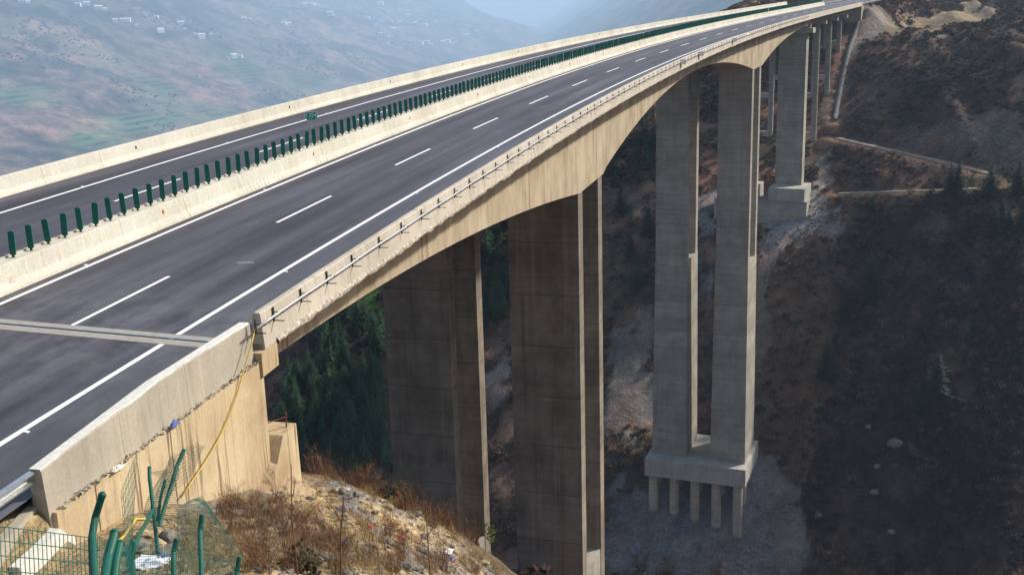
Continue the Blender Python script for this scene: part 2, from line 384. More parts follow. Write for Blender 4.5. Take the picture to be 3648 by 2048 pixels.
def far_base(x, y):
    floor = -200+8*fbm(x/400, y/400, 4, 5)
    big = ridge(x/900+3.1, y/900, 5, 3); med = fbm(x/230, y/230, 5, 9); fine = fbm(x/75, y/75, 4, 29)
    pL = (-1050+0.01*(y-1290))-x                      # distance up the left valley side
    pL = pL+170*fbm(x/1000, y/1000, 3, 21)*sst(1500, 3500, y)
    zL = -190+0.40*pL+np.clip(pL+100, 0, 900)/900*(120*(big-0.35)+42*med+14*fine)-np.clip(y-6000, 0, 4000)*0.30
    xr = -197-0.2434*(y-2160)
    zR = 6+0.62*(x-xr)+46*med*sst(0, 300, np.abs(x-xr))+14*fine+60*(ridge(x/600, y/600, 4, 31)-0.4)*sst(300, 900, y)*0.6
    zL = np.minimum(zL, 420+160*(big-0.4)); zR = np.minimum(zR, 300+120*(big-0.4))
    k = 30.0
    m = np.maximum(np.maximum(floor, zL), zR)
    return m+k*np.log(np.exp((floor-m)/k)+np.exp((zL-m)/k)+np.exp((zR-m)/k))-k*0.3
def height(x, y):
    x = np.asarray(x, float).ravel(); y = np.asarray(y, float).ravel()
    d = np.hypot(x-20, (y-180)*0.75)
    wl = 1-sst(330, 620, d)
    z = np.zeros_like(x); fm = wl < 1; lm = wl > 0
    z[fm] = far_h(x[fm], y[fm])*(1-wl[fm])
    hl = tps(x[lm], y[lm]); X = x[lm]; Y = y[lm]
    off = X-RX(Y)
    corr = sst(7, 30, np.abs(off+4.8)-8)
    near = 1-sst(10, 45, Y)
    farw = sst(60, 140, Y)
    hl = hl+corr*farw*(4.2*fbm(X/34, Y/60, 3, 41)+3.6*(ridge(X/21+0.2*Y/21, Y/90, 3, 43)-0.5))
    hl = hl+farw*(0.35+0.65*corr)*(1.0*fbm(X/6.5, Y/6.5, 4, 47))
    hl = hl+(1-farw)*near*(0.22*fbm(X/2.2, Y/2.2, 5, 51, 0.6)+0.45*fbm(X/7, Y/7, 3, 53)*sst(8, 12, X))
    hl = hl+(1-farw)*(1-near)*(1.2*fbm(X/7, Y/7, 4, 57))
    # platform cut for the road behind the two ends of the bridge
    rz = RZ(Y, np.clip(off, -16, 6.4))-0.35
    e = np.maximum(0, np.abs(off+4.85)-11.6)
    ee = np.abs(off+4.85)-np.where(Y > -10.2, 11.05, 11.15)
    w0 = (1-sst(0.0, np.where(Y > -10.2, 0.35, 0.7), ee))*(1-sst(-1.2, -0.3, Y))
    w1 = (1-sst(0.0, 9.0, e))*sst(326, 334, Y)
    hl = hl*(1-w0)+rz*w0; hl = hl*(1-w1)+rz*w1
    z[lm] += hl*wl[lm]
    return z

def axis(c0, c1, st, lo, hi, mids, growth=0.032):
    """fine from c0 to c1, then steps mids=[(end,step)...] outward, then growing"""
    a = list(np.arange(c0, c1, st))
    x = a[-1]
    for end, s_ in mids[1]:
        while x < end: x += s_; a.append(x)
    s_ = mids[1][-1][1]
    while x < hi: s_ = max(s_, (x-c1)*growth); x += s_; a.append(x)
    x = c0; s_ = mids[0][-1][1]; b = []
    for end, s2 in mids[0]:
        while x > end: x -= s2; b.append(x)
    while x > lo: s_ = max(s_, (c0-x)*growth); x -= s_; b.append(x)
    return np.array(b[::-1]+a)
gx = axis(5.5, 31, 0.30, -17500, 12000, ([(-20, 0.9), (-130, 1.5)], [(40, 0.8), (130, 1.5)]))
gy = axis(-34, 8, 0.30, -1600, 21000, ([(-60, 1.5)], [(66, 0.8), (150, 1.6), (420, 1.3)]), 0.022)
GX, GY = np.meshgrid(gx, gy); GH = height(GX, GY).reshape(GX.shape)
nx, ny = len(gx), len(gy)
def gz(x, y):
    i = np.clip(np.searchsorted(gx, x)-1, 0, nx-2); j = np.clip(np.searchsorted(gy, y)-1, 0, ny-2)
    u = (x-gx[i])/(gx[i+1]-gx[i]); v = (y-gy[j])/(gy[j+1]-gy[j])
    return (GH[j, i]*(1-u)+GH[j, i+1]*u)*(1-v)+(GH[j+1, i]*(1-u)+GH[j+1, i+1]*u)*v
def hit(px, py, tmin=8.0, tmax=24000.0):
    "first point of the ground on the sight line through a measured point"
    d = ray(px, py)
    T = tmin*np.power(tmax/tmin, np.linspace(0, 1, 2600))
    X = CAM.x+d.x*T; Y = CAM.y+d.y*T; Z = CAM.z+d.z*T
    g = Z-gz(X, Y); k = np.nonzero(g < 0)[0]
    if len(k) == 0: return None
    k = k[0]
    if k == 0: t_ = T[0]
    else:
        t_ = T[k-1]+(T[k]-T[k-1])*g[k-1]/(g[k-1]-g[k]+1e-9)
    return Vector((CAM.x+d.x*t_, CAM.y+d.y*t_, float(gz(CAM.x+d.x*t_, CAM.y+d.y*t_))))
def G(x, y, dz=0.0): return Vector((x, y, float(gz(x, y))+dz))

def poly3(px_pts, tmin=90.0, step=2.0, sm=4):
    pts = [hit(x, y, tmin) for x, y in px_pts]; pts = [p for p in pts if p is not None]
    q_ = [pts[0]]
    for a, b in zip(pts[:-1], pts[1:]):
        n = max(1, int((b-a).length/step))
        for k in range(1, n+1): q_.append(a.lerp(b, k/n))
    for _ in range(2):
        q_ = [sum(q_[max(0, i-sm):i+sm+1], Vector((0, 0, 0)))/len(q_[max(0, i-sm):i+sm+1]) for i in range(len(q_))]
    return q_
def carve(q_, w_in, w_out):
    "level the ground along a track so that it lies on a bench"
    global GH
    xs = [p.x for p in q_]; ys = [p.y for p in q_]
    i0, i1 = np.searchsorted(gx, [min(xs)-w_out, max(xs)+w_out]); j0, j1 = np.searchsorted(gy, [min(ys)-w_out, max(ys)+w_out])
    A_ = np.array([tuple(p) for p in q_]); X = GX[j0:j1, i0:i1].ravel(); Y = GY[j0:j1, i0:i1].ravel()
    d2 = (X[:, None]-A_[None, :, 0])**2+(Y[:, None]-A_[None, :, 1])**2; k = d2.argmin(1); d = np.sqrt(d2[np.arange(len(k)), k])
    f = 1-sst(w_in, w_out, d); H0 = GH[j0:j1, i0:i1].ravel(); GH[j0:j1, i0:i1] = (H0*(1-f)+A_[k, 2]*f).reshape(j1-j0, i1-i0)
TRACKS = [([(2040,338),(2090,343),(2160,362),(2240,380),(2330,400),(2420,420),(2500,438),(2576,470)], 3.0), ([(2030,492),(2100,488),(2200,485),(2300,482),(2370,480),(2450,478),(2540,470)], 1.9),
          ([(1215,930),(1250,950),(1290,975)], 2.6)]
TRACKS = [(poly3(p), w_) for p, w_ in TRACKS]
CHUTE = poly3([(2166,28),(2158,60),(2150,90),(2135,125),(2127,165),(2117,205),(2108,250),(2102,285),(2096,315),(2101,332)], sm=2)
for q_, w_ in TRACKS: carve(q_, w_*.75, w_*.75+3.5)
carve(CHUTE, 1.3, 4.5)

def inpoly(px, py, poly):
    c_ = np.zeros(px.shape, bool); n = len(poly)
    for i in range(n):
        x1, y1 = poly[i]; x2, y2 = poly[(i+1) % n]
        if y1 == y2: continue
        cond = ((y1 > py) != (y2 > py)) & (px < (x2-x1)*(py-y1)/(y2-y1)+x1); c_ ^= cond
    return c_
def land_poly(pts, tmin=90.0):
    q = [hit(x, y, tmin) for x, y in pts]; return [(p.x, p.y) for p in q if p is not None]

# ------------------------------------------------------------------ soil classes of the ground mesh
vx = GX.ravel(); vy = GY.ravel(); vz = GH.ravel()
C = np.zeros((len(vx), 3)); dist = np.hypot(vx-CAM.x, vy-CAM.y)
f_a = fbm(vx/26, vy/26, 4, 61); f_b = fbm(vx/7, vy/7, 4, 63); f_c = fbm(vx/3.0, vy/3.0, 3, 65)
BROWN = np.array((0.165, 0.098, 0.068)); DARK = np.array((0.040, 0.027, 0.023)); GREEN = np.array((0.035, 0.042, 0.022))
TAN = np.array((0.42, 0.31, 0.17)); SPOIL = np.array((0.20, 0.195, 0.195)); PALE = np.array((0.185, 0.165, 0.11))
def lerp(a, b, f): return a+(b-a)*f[:, None]
C[:] = BROWN
C = lerp(C, DARK, sst(0.0, 0.25, f_a+0.3*f_b)*0.8)
C = lerp(C, GREEN, sst(0.15, 0.4, -f_a+0.3*f_b)*0.6)
C = lerp(C, BROWN*1.7, sst(0.25, 0.5, f_b)*0.6)
# far country
wf = sst(380, 650, dist)
FAR = np.zeros_like(C); f_d = fbm(vx/460, vy/460, 5, 71); f_e = fbm(vx/170, vy/170, 4, 73)
FAR[:] = (0.118, 0.084, 0.076)
FAR = lerp(FAR, np.array((0.050, 0.062, 0.050)), sst(-0.05, 0.25, f_d+0.3*f_e)*0.85)
FAR = lerp(FAR, np.array((0.13, 0.12, 0.07)), sst(0.1, 0.35, -f_d+0.4*f_e)*0.5)
C = C*(1-wf[:, None])+FAR*wf[:, None]
def paint(pts, colr, amt=1.0, tmin=90.0, ragged=0.35, rmax=900):
    global C
    poly = land_poly(pts, tmin)
    if len(poly) < 3: return
    wob = 1.0 if tmin > 60 else 0.15
    m = inpoly(vx+wob*(7*f_b+5*f_a), vy+wob*(6*f_c+6*f_b), poly) & (dist < rmax)
    f = np.where(m, amt*(1-ragged*(tmin > 60)*sst(-0.1, 0.4, f_c+0.5*f_b)), 0.0)
    C = lerp(C, np.array(colr), f)
# scrub and dark gullies
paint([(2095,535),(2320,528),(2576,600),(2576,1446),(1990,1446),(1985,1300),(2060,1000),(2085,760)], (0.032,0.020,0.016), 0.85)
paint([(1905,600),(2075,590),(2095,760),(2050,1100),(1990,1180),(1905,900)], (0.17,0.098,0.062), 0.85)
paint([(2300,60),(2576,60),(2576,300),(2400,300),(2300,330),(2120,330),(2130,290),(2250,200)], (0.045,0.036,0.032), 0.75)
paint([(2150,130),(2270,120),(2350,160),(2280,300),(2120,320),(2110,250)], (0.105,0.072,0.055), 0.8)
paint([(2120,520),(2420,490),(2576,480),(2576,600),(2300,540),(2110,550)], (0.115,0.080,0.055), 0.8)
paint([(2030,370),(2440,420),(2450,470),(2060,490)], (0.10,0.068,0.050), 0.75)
paint([(2200,55),(2290,35),(2420,10),(2490,0),(2560,10),(2480,60),(2400,70),(2430,100),(2330,95),(2280,80),(2160,100)], PALE, 0.9)
paint([(2260,10),(2420,8),(2400,28),(2270,26)], (0.05,0.04,0.035), 0.85)
paint([(2250,72),(2430,75),(2300,88)], (0.07,0.055,0.045), 0.8)
# cut rock and spoil
paint([(2240,320),(2330,330),(2440,292),(2500,300),(2576,330),(2576,440),(2420,400),(2250,355)], (0.17,0.14,0.115), 0.9)
paint([(2060,235),(2110,225),(2110,330),(2055,325)], (0.20,0.155,0.12), 0.8)
paint([(2160,60),(2235,30),(2230,55),(2190,110),(2150,150)], (0.19,0.19,0.19), 0.8)
paint([(2035,385),(2090,368),(2080,450),(2035,505)], (0.26,0.25,0.24), 0.85)
paint([(1908,500),(2050,498),(2100,530),(2130,545),(2100,575),(2040,585),(1990,610),(1905,590)], (0.27,0.27,0.275), 0.95)
paint([(1905,640),(1965,600),(1985,625),(1945,700),(1930,720),(1905,690)], (0.22,0.21,0.21), 0.75)
paint([(1895,690),(1935,740),(1945,860),(1925,960),(1900,1100),(1895,900)], (0.20,0.165,0.13), 0.75)
paint([(1755,490),(1805,480),(1800,740),(1760,700)], (0.20,0.21,0.225), 0.75)
paint([(1522,850),(1645,790),(1645,1090),(1522,1075)], (0.20,0.19,0.185), 0.8)
paint([(1522,440),(1645,440),(1645,560),(1522,540)], (0.14,0.12,0.105), 0.7)
paint([(1215,925),(1290,930),(1290,1010),(1225,975)], (0.30,0.24,0.22), 0.85)
paint([(1520,1240),(1600,1190),(1900,1170),(1935,1280),(1975,1446),(1520,1446)], (0.185,0.185,0.198), 0.95, ragged=0.3)
paint([(1890,1170),(1960,1240),(2000,1446),(1900,1446),(1900,1300)], (0.20,0.19,0.178), 0.9, ragged=0.4)
paint([(895,735),(960,715),(960,800),(905,770)], (0.08,0.22,0.03), 1.0, ragged=0.0)
paint([(1700,225),(1810,210),(1810,250),(1700,245)], (0.06,0.11,0.06), 0.9)
paint([(1205,560),(1280,540),(1280,800),(1205,800)], (0.02,0.03,0.015), 0.8)
# the trampled sandy slope below the camera
nr = (1-sst(9, 22, vy+0.35*(vx-10)))*(1-sst(60, 95, dist))*sst(6.0, 7.2, vx-0.0*vy)
nr2 = (1-sst(8, 24, vy))*(1-sst(50, 90, dist))
sand = lerp(np.tile(TAN, (len(vx), 1)), np.array((0.22, 0.16, 0.10)), sst(-0.1, 0.35, fbm(vx/3.1, vy/3.1, 4, 81)))
sand = lerp(sand, np.array((0.24, 0.23, 0.215)), sst(0.12, 0.4, fbm(vx/4.3+9, vy/2.4, 4, 83))*0.7)
C = C*(1-nr2[:, None])+sand*nr2[:, None]
paint([(868,1205),(905,1225),(950,1290),(965,1345),(935,1335),(890,1275)], (0.22,0.215,0.20), 0.9, tmin=8.0)
paint([(640,1250),(700,1240),(740,1255),(720,1275),(640,1290),(560,1300)], (0.20,0.195,0.185), 0.8, tmin=8.0)
paint([(1000,1360),(1050,1380),(1090,1440),(1040,1446),(1000,1400)], (0.23,0.215,0.19), 0.8, tmin=8.0)
gfl = np.exp(-((vx-12.0)**2+(vy+9.5)**2)/9.0)
C = lerp(C, np.array((0.20, 0.165, 0.075)), np.clip(gfl*1.2, 0, 0.9))
T_ = np.zeros(len(vx))
def terr(pts, amt=1.0):
    poly = land_poly(pts, 500.0)
    if len(poly) < 3: return
    global T_
    m = inpoly(vx+30*f_e, vy+30*f_e, poly); T_ = np.where(m, np.maximum(T_, amt), T_)
terr([(0,195),(60,210),(140,240),(170,265),(120,275),(0,270)], 0.8)
terr([(160,100),(290,130),(300,170),(215,170)], 0.55)
terr([(330,180),(400,200),(450,240),(520,260),(480,300),(380,240)], 0.6)
terr([(360,250),(480,255),(640,300),(640,340),(450,330)], 0.7)
terr([(200,330),(300,300),(380,290),(440,300),(300,360),(170,375)], 0.95)
terr([(470,110),(640,150),(760,180),(900,200),(760,240),(560,200)], 0.45)
paint([(0,120),(60,120),(150,200),(120,230),(0,190)], (0.15,0.10,0.09), .4, tmin=600.0, rmax=6000)
terr([(0,60),(80,60),(60,90),(0,85)], 0.5)

me = bpy.data.meshes.new('ground')
idx = np.arange(nx*ny).reshape(ny, nx)
q = np.stack([idx[:-1, :-1].ravel(), idx[:-1, 1:].ravel(), idx[1:, 1:].ravel(), idx[1:, :-1].ravel()], 1)
me.vertices.add(nx*ny); me.vertices.foreach_set('co', np.stack([vx, vy, vz], 1).astype(np.float32).ravel())
me.loops.add(q.size); me.loops.foreach_set('vertex_index', q.ravel().astype(np.int32))
me.polygons.add(len(q)); me.polygons.foreach_set('loop_start', (np.arange(len(q))*4).astype(np.int32))
me.polygons.foreach_set('loop_total', np.full(len(q), 4, np.int32)); me.update(calc_edges=True)
me.polygons.foreach_set('use_smooth', np.ones(len(q), bool))
ca = me.color_attributes.new('Col', 'FLOAT_COLOR', 'POINT'); ca.data.foreach_set('color', np.concatenate([np.clip(C, 0, 1), np.ones((len(vx), 1))], 1).astype(np.float32).ravel())
a_ = me.attributes.new('terrace', 'FLOAT', 'POINT'); a_.data.foreach_set('value', T_.astype(np.float32))
a_ = me.attributes.new('grain', 'FLOAT', 'POINT'); a_.data.foreach_set('value', sst(60, 600, dist).astype(np.float32))
me.materials.append(M_ground); go = bpy.data.objects.new('ground', me); link(go); tag(go, kind='structure')

# ------------------------------------------------------------------ road on and beyond the bridge
def with_uv(o, conv):
    me = o.data; uv = me.uv_layers.new(name='UVMap'); base = wloc(o)
    for lp in me.loops:
        v = me.vertices[lp.vertex_index].co; uv.data[lp.index].uv = conv(v+base)
    return o
road_ys = fr(-60, 440, 2.0)
road = MB()
for a, b in ((-4.22, 6.22), (-15.5, -5.48)):
    m = strip_mb(road_ys, a, b, 0.0); road.add(m.v, m.f)
road = road.build('road', M_asph); tag(road, 'dark grey asphalt expressway surface with white lane markings over the bridge', kind='structure')
with_uv(road, lambda v: (v.x-RX(v.y), v.y))
def road_part(name, mb, mat, label=None):
    o = mb.build(name, mat, road)
    if label: o['label'] = label
    return o
W_ = 0.15
for i in range(-3, 26):
    y0 = 15.0*i + (0.14 if i == 0 else 0)
    road_part('lane_dash', strip_mb(fr(y0, 15.0*i+6, 2), -W_/2, W_/2, 0.005), M_paint)
for i in range(-3, 24):
    y0 = 15*i+3.0+ (15*0.0)
    road_part('lane_dash', strip_mb(fr(y0-0.8, y0+5.2, 2), -9.62-W_/2, -9.62+W_/2, 0.005), M_paint)
for off in (-3.75, 3.75, -5.95, -13.2):
    road_part('edge_line', strip_mb(fr(-60, 430, 2), off-0.09, off+0.09, 0.005), M_paint)
for i in range(-1, 22):                                   # road studs beside the edge lines
    for off in (3.92, -3.92, -13.37):
        y = 15*i + {3.92: 7.6, -3.92: 6.6, -13.37: 5.0}[off]
        m = MB(); p = R(y, off, 0.0); m.box((p.x-0.06, p.y-0.05, p.z), (p.x+0.06, p.y+0.05, p.z+0.03))
        road_part('road_stud', m, M_signw)
# expansion joints
def joint(y0, o0, o1, lbl):
    m = strip_mb([y0-0.52, y0-0.06], o0, o1, 0.009); m2 = strip_mb([y0+0.06, y0+0.40], o0, o1, 0.009); m.add(m2.v, m2.f)
    j = road_part('expansion_joint', m, M_joint, lbl)
    for dy in (-0.05, 0.05):
        n = strip_mb([y0+dy-0.03, y0+dy+0.03], o0, o1, 0.014); o = n.build('steel_strip', M_galv if dy > 0 else M_steelk, j)
joint(-0.25, -4.2, 6.2, 'concrete expansion joint with steel strips across the near carriageway'); joint(-0.25, -15.45, -5.48, None)
joint(249.2, -4.2, 6.2, None)
m = MB(); m.add([R(8.3, 1.55, .006), R(8.5, 2.15, .006), R(8.62, 2.12, .006), R(8.42, 1.5, .006)], [(0, 1, 2, 3)]); road_part('paint_smear', m, M_joint)

# ------------------------------------------------------------------ bridge
bridge = empty('bridge', R(0, -4.85, -3), 'long concrete girder bridge on tall twin wall piers across the ravine', 'bridge')
deck_prof = [(6.70, -0.20), (6.70, -0.012), (-15.98, -0.012), (-15.98, -0.20), (-13.25, -0.72), (-7.0, -0.72), (-4.9, -0.28), (-1.5, -0.72), (4.80, -0.72)]
sweep_mb(fr(0, 249, 3), deck_prof).build('deck_slab', M_slab, bridge)
sweep_mb(fr(249.06, 331, 4), [(6.70, -0.20), (6.70, -0.012), (-15.98, -0.012), (-15.98, -0.20), (-13.6, -0.45), (4.3, -0.45)]).build('deck_slab', M_slab, bridge)
P1, P2, E3 = (57.8, 67.0), (176.0, 186.0), 249.0
def depth(y):
    if y < P1[0]: return 2.15+4.65*(max(0, y)/P1[0])**1.7
    if y <= P1[1]: return 6.8
    if y < P2[0]:
        mid = (P1[1]+P2[0])/2; tt = abs(y-mid)/(mid-P1[1]); return 2.2+4.4*tt**2.0
    if y <= P2[1]: return 6.6
    return 2.15+4.45*((E3-y)/(E3-P2[1]))**2.2 if y < E3 else 2.15
gys = sorted(set([round(v, 3) for v in fr(0.74, 249, 2.0)]+[P1[0], P1[1], P2[0], P2[1]]))
for a, b in ((-1.35, 4.66), (-13.1, -7.15)):
    g = sweep_mb(gys, lambda y: [(a, -0.70), (a, -depth(y)), (b, -depth(y)), (b, -0.70)]).build('box_girder', M_gir, bridge)
# segment joints of the cast girder, thin recessed-looking ribs standing 1 cm proud
for k, y in enumerate(np.arange(4.5, 248, 4.0)):
    m = MB(); d = depth(y)
    m.add([R(y-.03, 4.668, -.72), R(y+.03, 4.668, -.72), R(y+.03, 4.668, -d), R(y-.03, 4.668, -d)], [(0, 1, 2, 3)])
    m.build('segment_joint', M_slab, bridge)
for (a, b) in ((-16.05, -4.95), (-4.75, 6.82)):               # end diaphragm block at the near joint
    m = MB(); y0, y1 = -0.35, 0.74
    m.hexa([R(y0, a+.2, -1.05), R(y0, b, -0.92), R(y1, b, -0.92), R(y1, a+.2, -1.05), R(y0, a+.2, -0.21), R(y0, b, -0.18), R(y1, b, -0.18), R(y1, a+.2, -0.21)])
    m.build('end_block', M_wing, bridge)
# precast beams and cap beams of the approach spans
for off in (-13.6, -11.4, -9.2, -7.0, -2.6, -0.4, 1.8, 4.0):
    for (a, b) in ((249.3, 276.8), (277.2, 296.8), (297.2, 314.8), (315.2, 330)):
        sweep_mb(fr(a, b, 5), [(off-.25, -0.4), (off-.25, -1.9), (off+.25, -1.9), (off+.25, -0.4)]).build('precast_beam', M_slab, bridge)

# parapets and median barrier, one panel every 5 m
def panels(name, label, prof, ys, mat, gap=0.012):
    hold = empty(name, R(0, prof[0][0]), parent=bridge); hold['label'] = label
    out = []
    for a, b in zip(ys[:-1], ys[1:]):
        j = rng.uniform(-0.006, 0.006)
        pr = [(o_+j, z_) for o_, z_ in prof]
        out.append(sweep_mb(fr(a+gap/2, b-gap/2, 2.6), pr).build(name+'_panel', mat, hold))
    return hold, out
PR_R = [(6.20, 0.0), (6.22, 0.08), (6.37, 0.32), (6.45, 0.93), (6.49, 0.97), (6.66, 0.97), (6.70, 0.93), (6.78, -0.16), (6.72, -0.20), (6.66, -0.02)]
PR_M = [(-5.46, 0.0), (-5.44, 0.08), (-5.28, 0.32), (-5.17, 0.95), (-4.58, 0.95), (-4.55, 0.92), (-4.45, 0.34), (-4.27, 0.12), (-4.24, 0.0)]
PR_L = [(-15.98, -0.02), (-16.02, -0.2), (-16.06, -0.16), (-15.97, 0.90), (-15.94, 0.93), (-15.72, 0.93), (-15.69, 0.90), (-15.60, 0.32), (-15.46, 0.1), (-15.44, 0.0)]
ysb = [0.0]+list(np.arange(5, 248, 5.0))+[249.0]; ysa = [249.05]+list(np.arange(255, 328, 5.0))+[330.5]
par, parp = panels('parapet', 'pale concrete parapet on the outer right edge of the bridge', PR_R, ysb, M_par); panels('parapet', 'smooth grey parapet above the approach spans', PR_R, ysa, M_par)
panels('median_barrier', 'concrete barrier down the middle carrying the green boards', PR_M, list(np.arange(-60, 0, 5.0))+[0.0]+ysb[1:], M_med)
panels('median_barrier', None, PR_M, ysa, M_med)
panels('far_parapet', 'concrete parapet along the far side of the bridge', PR_L, list(np.arange(-60, 0, 5.0))+[0.0]+ysb[1:], M_med)
panels('far_parapet', None, PR_L, ysa, M_med)
sweep_mb(fr(-50, 330, 3), [(-5.13, 0.95), (-5.13, 1.03), (-5.02, 1.03), (-5.02, 0.95)]).build('barrier_rail', M_par, bridge)
# ragged slurry that ran over the deck edge
m = MB(); ys_ = fr(0.8, 190, 0.16)
for i, y in enumerate(ys_):
    a1_ = 0.09*fbm(np.array([y*2.3]), np.array([3.3]), 5, 5, .7)[0]; a2_ = 0.18*fbm(np.array([y*1.3]), np.array([8.3]), 5, 15, .65)[0]
    o_ = 6.80+abs(a1_)*1.2
    m.v += [R(y, 6.77, -0.03+0.02*a1_), R(y, o_+0.03, -0.12+a1_*.6), R(y, o_+0.015, -0.22-a2_*0.6), R(y, 6.66, -0.30-a2_), R(y, 6.6, -0.2)]
    if i:
        b = 5*i
        for k in range(4): m.f.append((b-5+k, b-4+k, b+1+k, b+k))
s_ = m.build('slurry_edge', M_mud, bridge); s_['kind'] = 'stuff'; s_['label'] = 'ragged mortar crust along the lower parapet edge'

# delineators and drain marks on the barriers
for i, y in enumerate(np.arange(13.2, 320, 15.7)):
    m = MB(); p = R(y, -4.50, 0.62); m.box((p.x-.03, p.y-.05, p.z-.09), (p.x+.035, p.y+.05, p.z+.09)); m.build('reflector', M_orange if i < 3 else M_steelk, bridge)
for i, y in enumerate(np.arange(28.5, 320, 20.0)):
    m = MB(); p = R(y, -15.64, 0.6); m.box((p.x-.03, p.y-.05, p.z-.09), (p.x+.035, p.y+.05, p.z+.09)); m.build('reflector', M_steelk, bridge)
def scrawl(off, y, w_, h_, face, n=7):
    m = MB()
    for k in range(n):
        yy = y+rng.uniform(-w_, w_); zz = rng.uniform(0, h_)
        dy, dz = rng.uniform(-.14, .14), rng.uniform(-.06, .06)
        a = R(yy, face(zz), zz); b = R(yy+dy, face(zz+dz), zz+dz)
        m.add([a, b, b+Vector((0, 0, .022)), a+Vector((0, 0, .022))], [(0, 1, 2, 3)])
    m.build('survey_mark', M_redline, bridge)
fm = lambda z: -4.24-0.16*min(1, z/0.34)*1.3+0.012 if z < .34 else -4.43-(z-.34)/.6*0.12+0.012
for y in (3.1, 16.6, 20.0, 44.0, 60.0): scrawl(-4.2, y, 0.28, 0.45, fm)
m = MB()
for y in list(np.arange(20.5, 24.0, 0.38))+list(np.arange(28.8, 31.5, 0.45)):       # hairline cracks with dirt on the barrier
    z0 = rng.uniform(.12, .3); m.add([R(y, -4.24, .05), R(y+.03, -4.24, .05), R(y+.10, -4.385, z0+.15), R(y+.08, -4.385, z0+.15)], [(0, 1, 2, 3)])
m.build('dirt_streak', M_steelk, bridge)

# piers: walls square to the local direction of the road
def frame(y):
    a = math.atan(2*K2*y+3*K3*y*y); T = Vector((math.sin(a), math.cos(a), 0)); N = Vector((math.cos(a), -math.sin(a), 0)); return T, N
def pbox(o0, o1, t0, t1, z0, z1, y0, m=None, ch=0.0, grow=0.0):
    """box in the frame of the road at y0; offsets o, along-road t (relative to y0); grow widens the foot"""
    T, N = frame(y0); O = Vector((RX(y0), y0, 0)); m = m or MB()
    def p(o, t_, z): q = O+N*o+T*t_; return Vector((q.x, q.y, z))
    g = grow
    return m.hexa([p(o0-g, t0-g, z0), p(o1+g, t0-g, z0), p(o1+g, t1+g, z0), p(o0-g, t1+g, z0), p(o0, t0, z1), p(o1, t0, z1), p(o1, t1, z1), p(o0, t1, z1)])
def pier(lbl, y0): return empty('pier', Vector((RX(y0), y0, -20)), lbl, None, parent=bridge)
for ctr, lbl in ((1.52, 'brown stained twin wall pier nearest the camera under the near carriageway'), (-10.12, 'brown stained twin wall pier under the far carriageway')):
    o0, o1 = ctr-3.03, ctr+3.03
    pr = pier(lbl, 62.4)
    for t0, t1 in ((-4.6, -3.05), (3.0, 4.6)):
        y_ = 62.4+(t0+t1)/2; top = RZ(y_, ctr)-6.78
        pbox(o0, o1, t0, t1, -56, top+0.35, 62.4).build('pier_wall', M_pier1, pr)
    pbox(o0+.06, o1-.06, -3.1, 3.1, -56, -40.2, 62.4).build('pier_base', M_pier2, pr)
    pr = pier('grey twin wall pier standing deep in the ravine', 181)
    for t0, t1 in ((-5.0, -3.1), (3.1, 5.0)):
        pbox(o0, o1, t0, t1, -37.0, RZ(181, ctr)-6.3, 181).build('pier_wall', M_pier2, pr)
    pbox(o0-.05, o1+.05, -5.05, 5.05, -76.8, -36.9, 181, grow=0.35).build('pier_shaft', M_pier2, pr)
    pr = pier('grey single box pier on the bench of the far slope', 248)
    pbox(ctr-3.2, ctr+3.2, -2.0, 1.8, -32.6, RZ(248, ctr)-3.9, 248).build('pier_shaft', M_pier2, pr)
    pbox(ctr-3.3, ctr+4.6, -1.9, 2.4, RZ(248, ctr)-3.9, RZ(248, ctr)-2.7, 248).build('cap_beam', M_cap, pr)
    pbox(ctr-3.2, ctr+3.6, 1.0, 2.6, RZ(248, ctr)-2.7, RZ(248, ctr)-1.9, 248).build('cap_step', M_pier2, pr)
    pbox(ctr-3.75, ctr+4.9, -8.0, 2.6, -36.2, -32.3, 248).build('plinth', M_cap, pr)
pbox(-15.2, 7.1, -3.6, 4.0, -46.0, -35.3, 243.0).build('retaining_plinth', M_pier2, bridge)
pc = empty('pile_foundation', Vector((RX(181), 181, -90)), 'thick pile cap on exposed round piles below the grey twin pier', None, parent=bridge)
pbox(-14.4, 5.6, -8.4, 7.6, -80.4, -76.75, 181).build('pile_cap', M_cap, pc)
T, N = frame(181); O = Vector((RX(181), 181, 0))
for r_, tt in enumerate((-6.9, -2.2, 2.2, 6.2)):
    for k in range(5):
        q = O+N*(-12.9+k*4.22)+T*tt
        m = MB(); m.tube([(q.x, q.y, -96), (q.x, q.y, -80.2)], 0.95, 20); m.build('pile', M_pile, pc, smooth=False)
        if r_ == 0:
            g = gz(q.x, q.y-0.8); m = MB(); m.tube([(q.x, q.y, g-1.2), (q.x, q.y, g+0.55)], [1.25, 1.12], 20); m.build('pile_collar', M_rock, pc)
for y0, zt in ((277, -24.0), (297, -12.9), (315, -1.5)):
    for ctr in (1.5, -10.1):
        pr = pier('round twin column pier of the approach spans', y0)
        zc = RZ(y0, ctr)-1.9
        pbox(ctr-3.9, ctr+3.4, -0.95, 0.95, zc-1.25, zc, y0).build('cap_beam', M_slab, pr)
        T, N = frame(y0); O = Vector((RX(y0), y0, 0))
        for o_ in (ctr-2.6, ctr+1.12):
            q = O+N*o_; g = float(gz(q.x, q.y))
            m = MB(); m.tube([(q.x, q.y, min(g, zt)-4), (q.x, q.y, zc-1.1)], 0.74, 20); m.build('column', M_pier2, pr, smooth=False)
        for zz in ([zt+0.2, zt+10.5] if y0 < 290 else ([zt+3.0] if y0 < 310 else [zt+0.4])):
            pbox(ctr-2.6, ctr+1.1, -0.5, 0.5, zz-0.1, zz+1.3, y0).build('tie_beam', M_cap, pr)
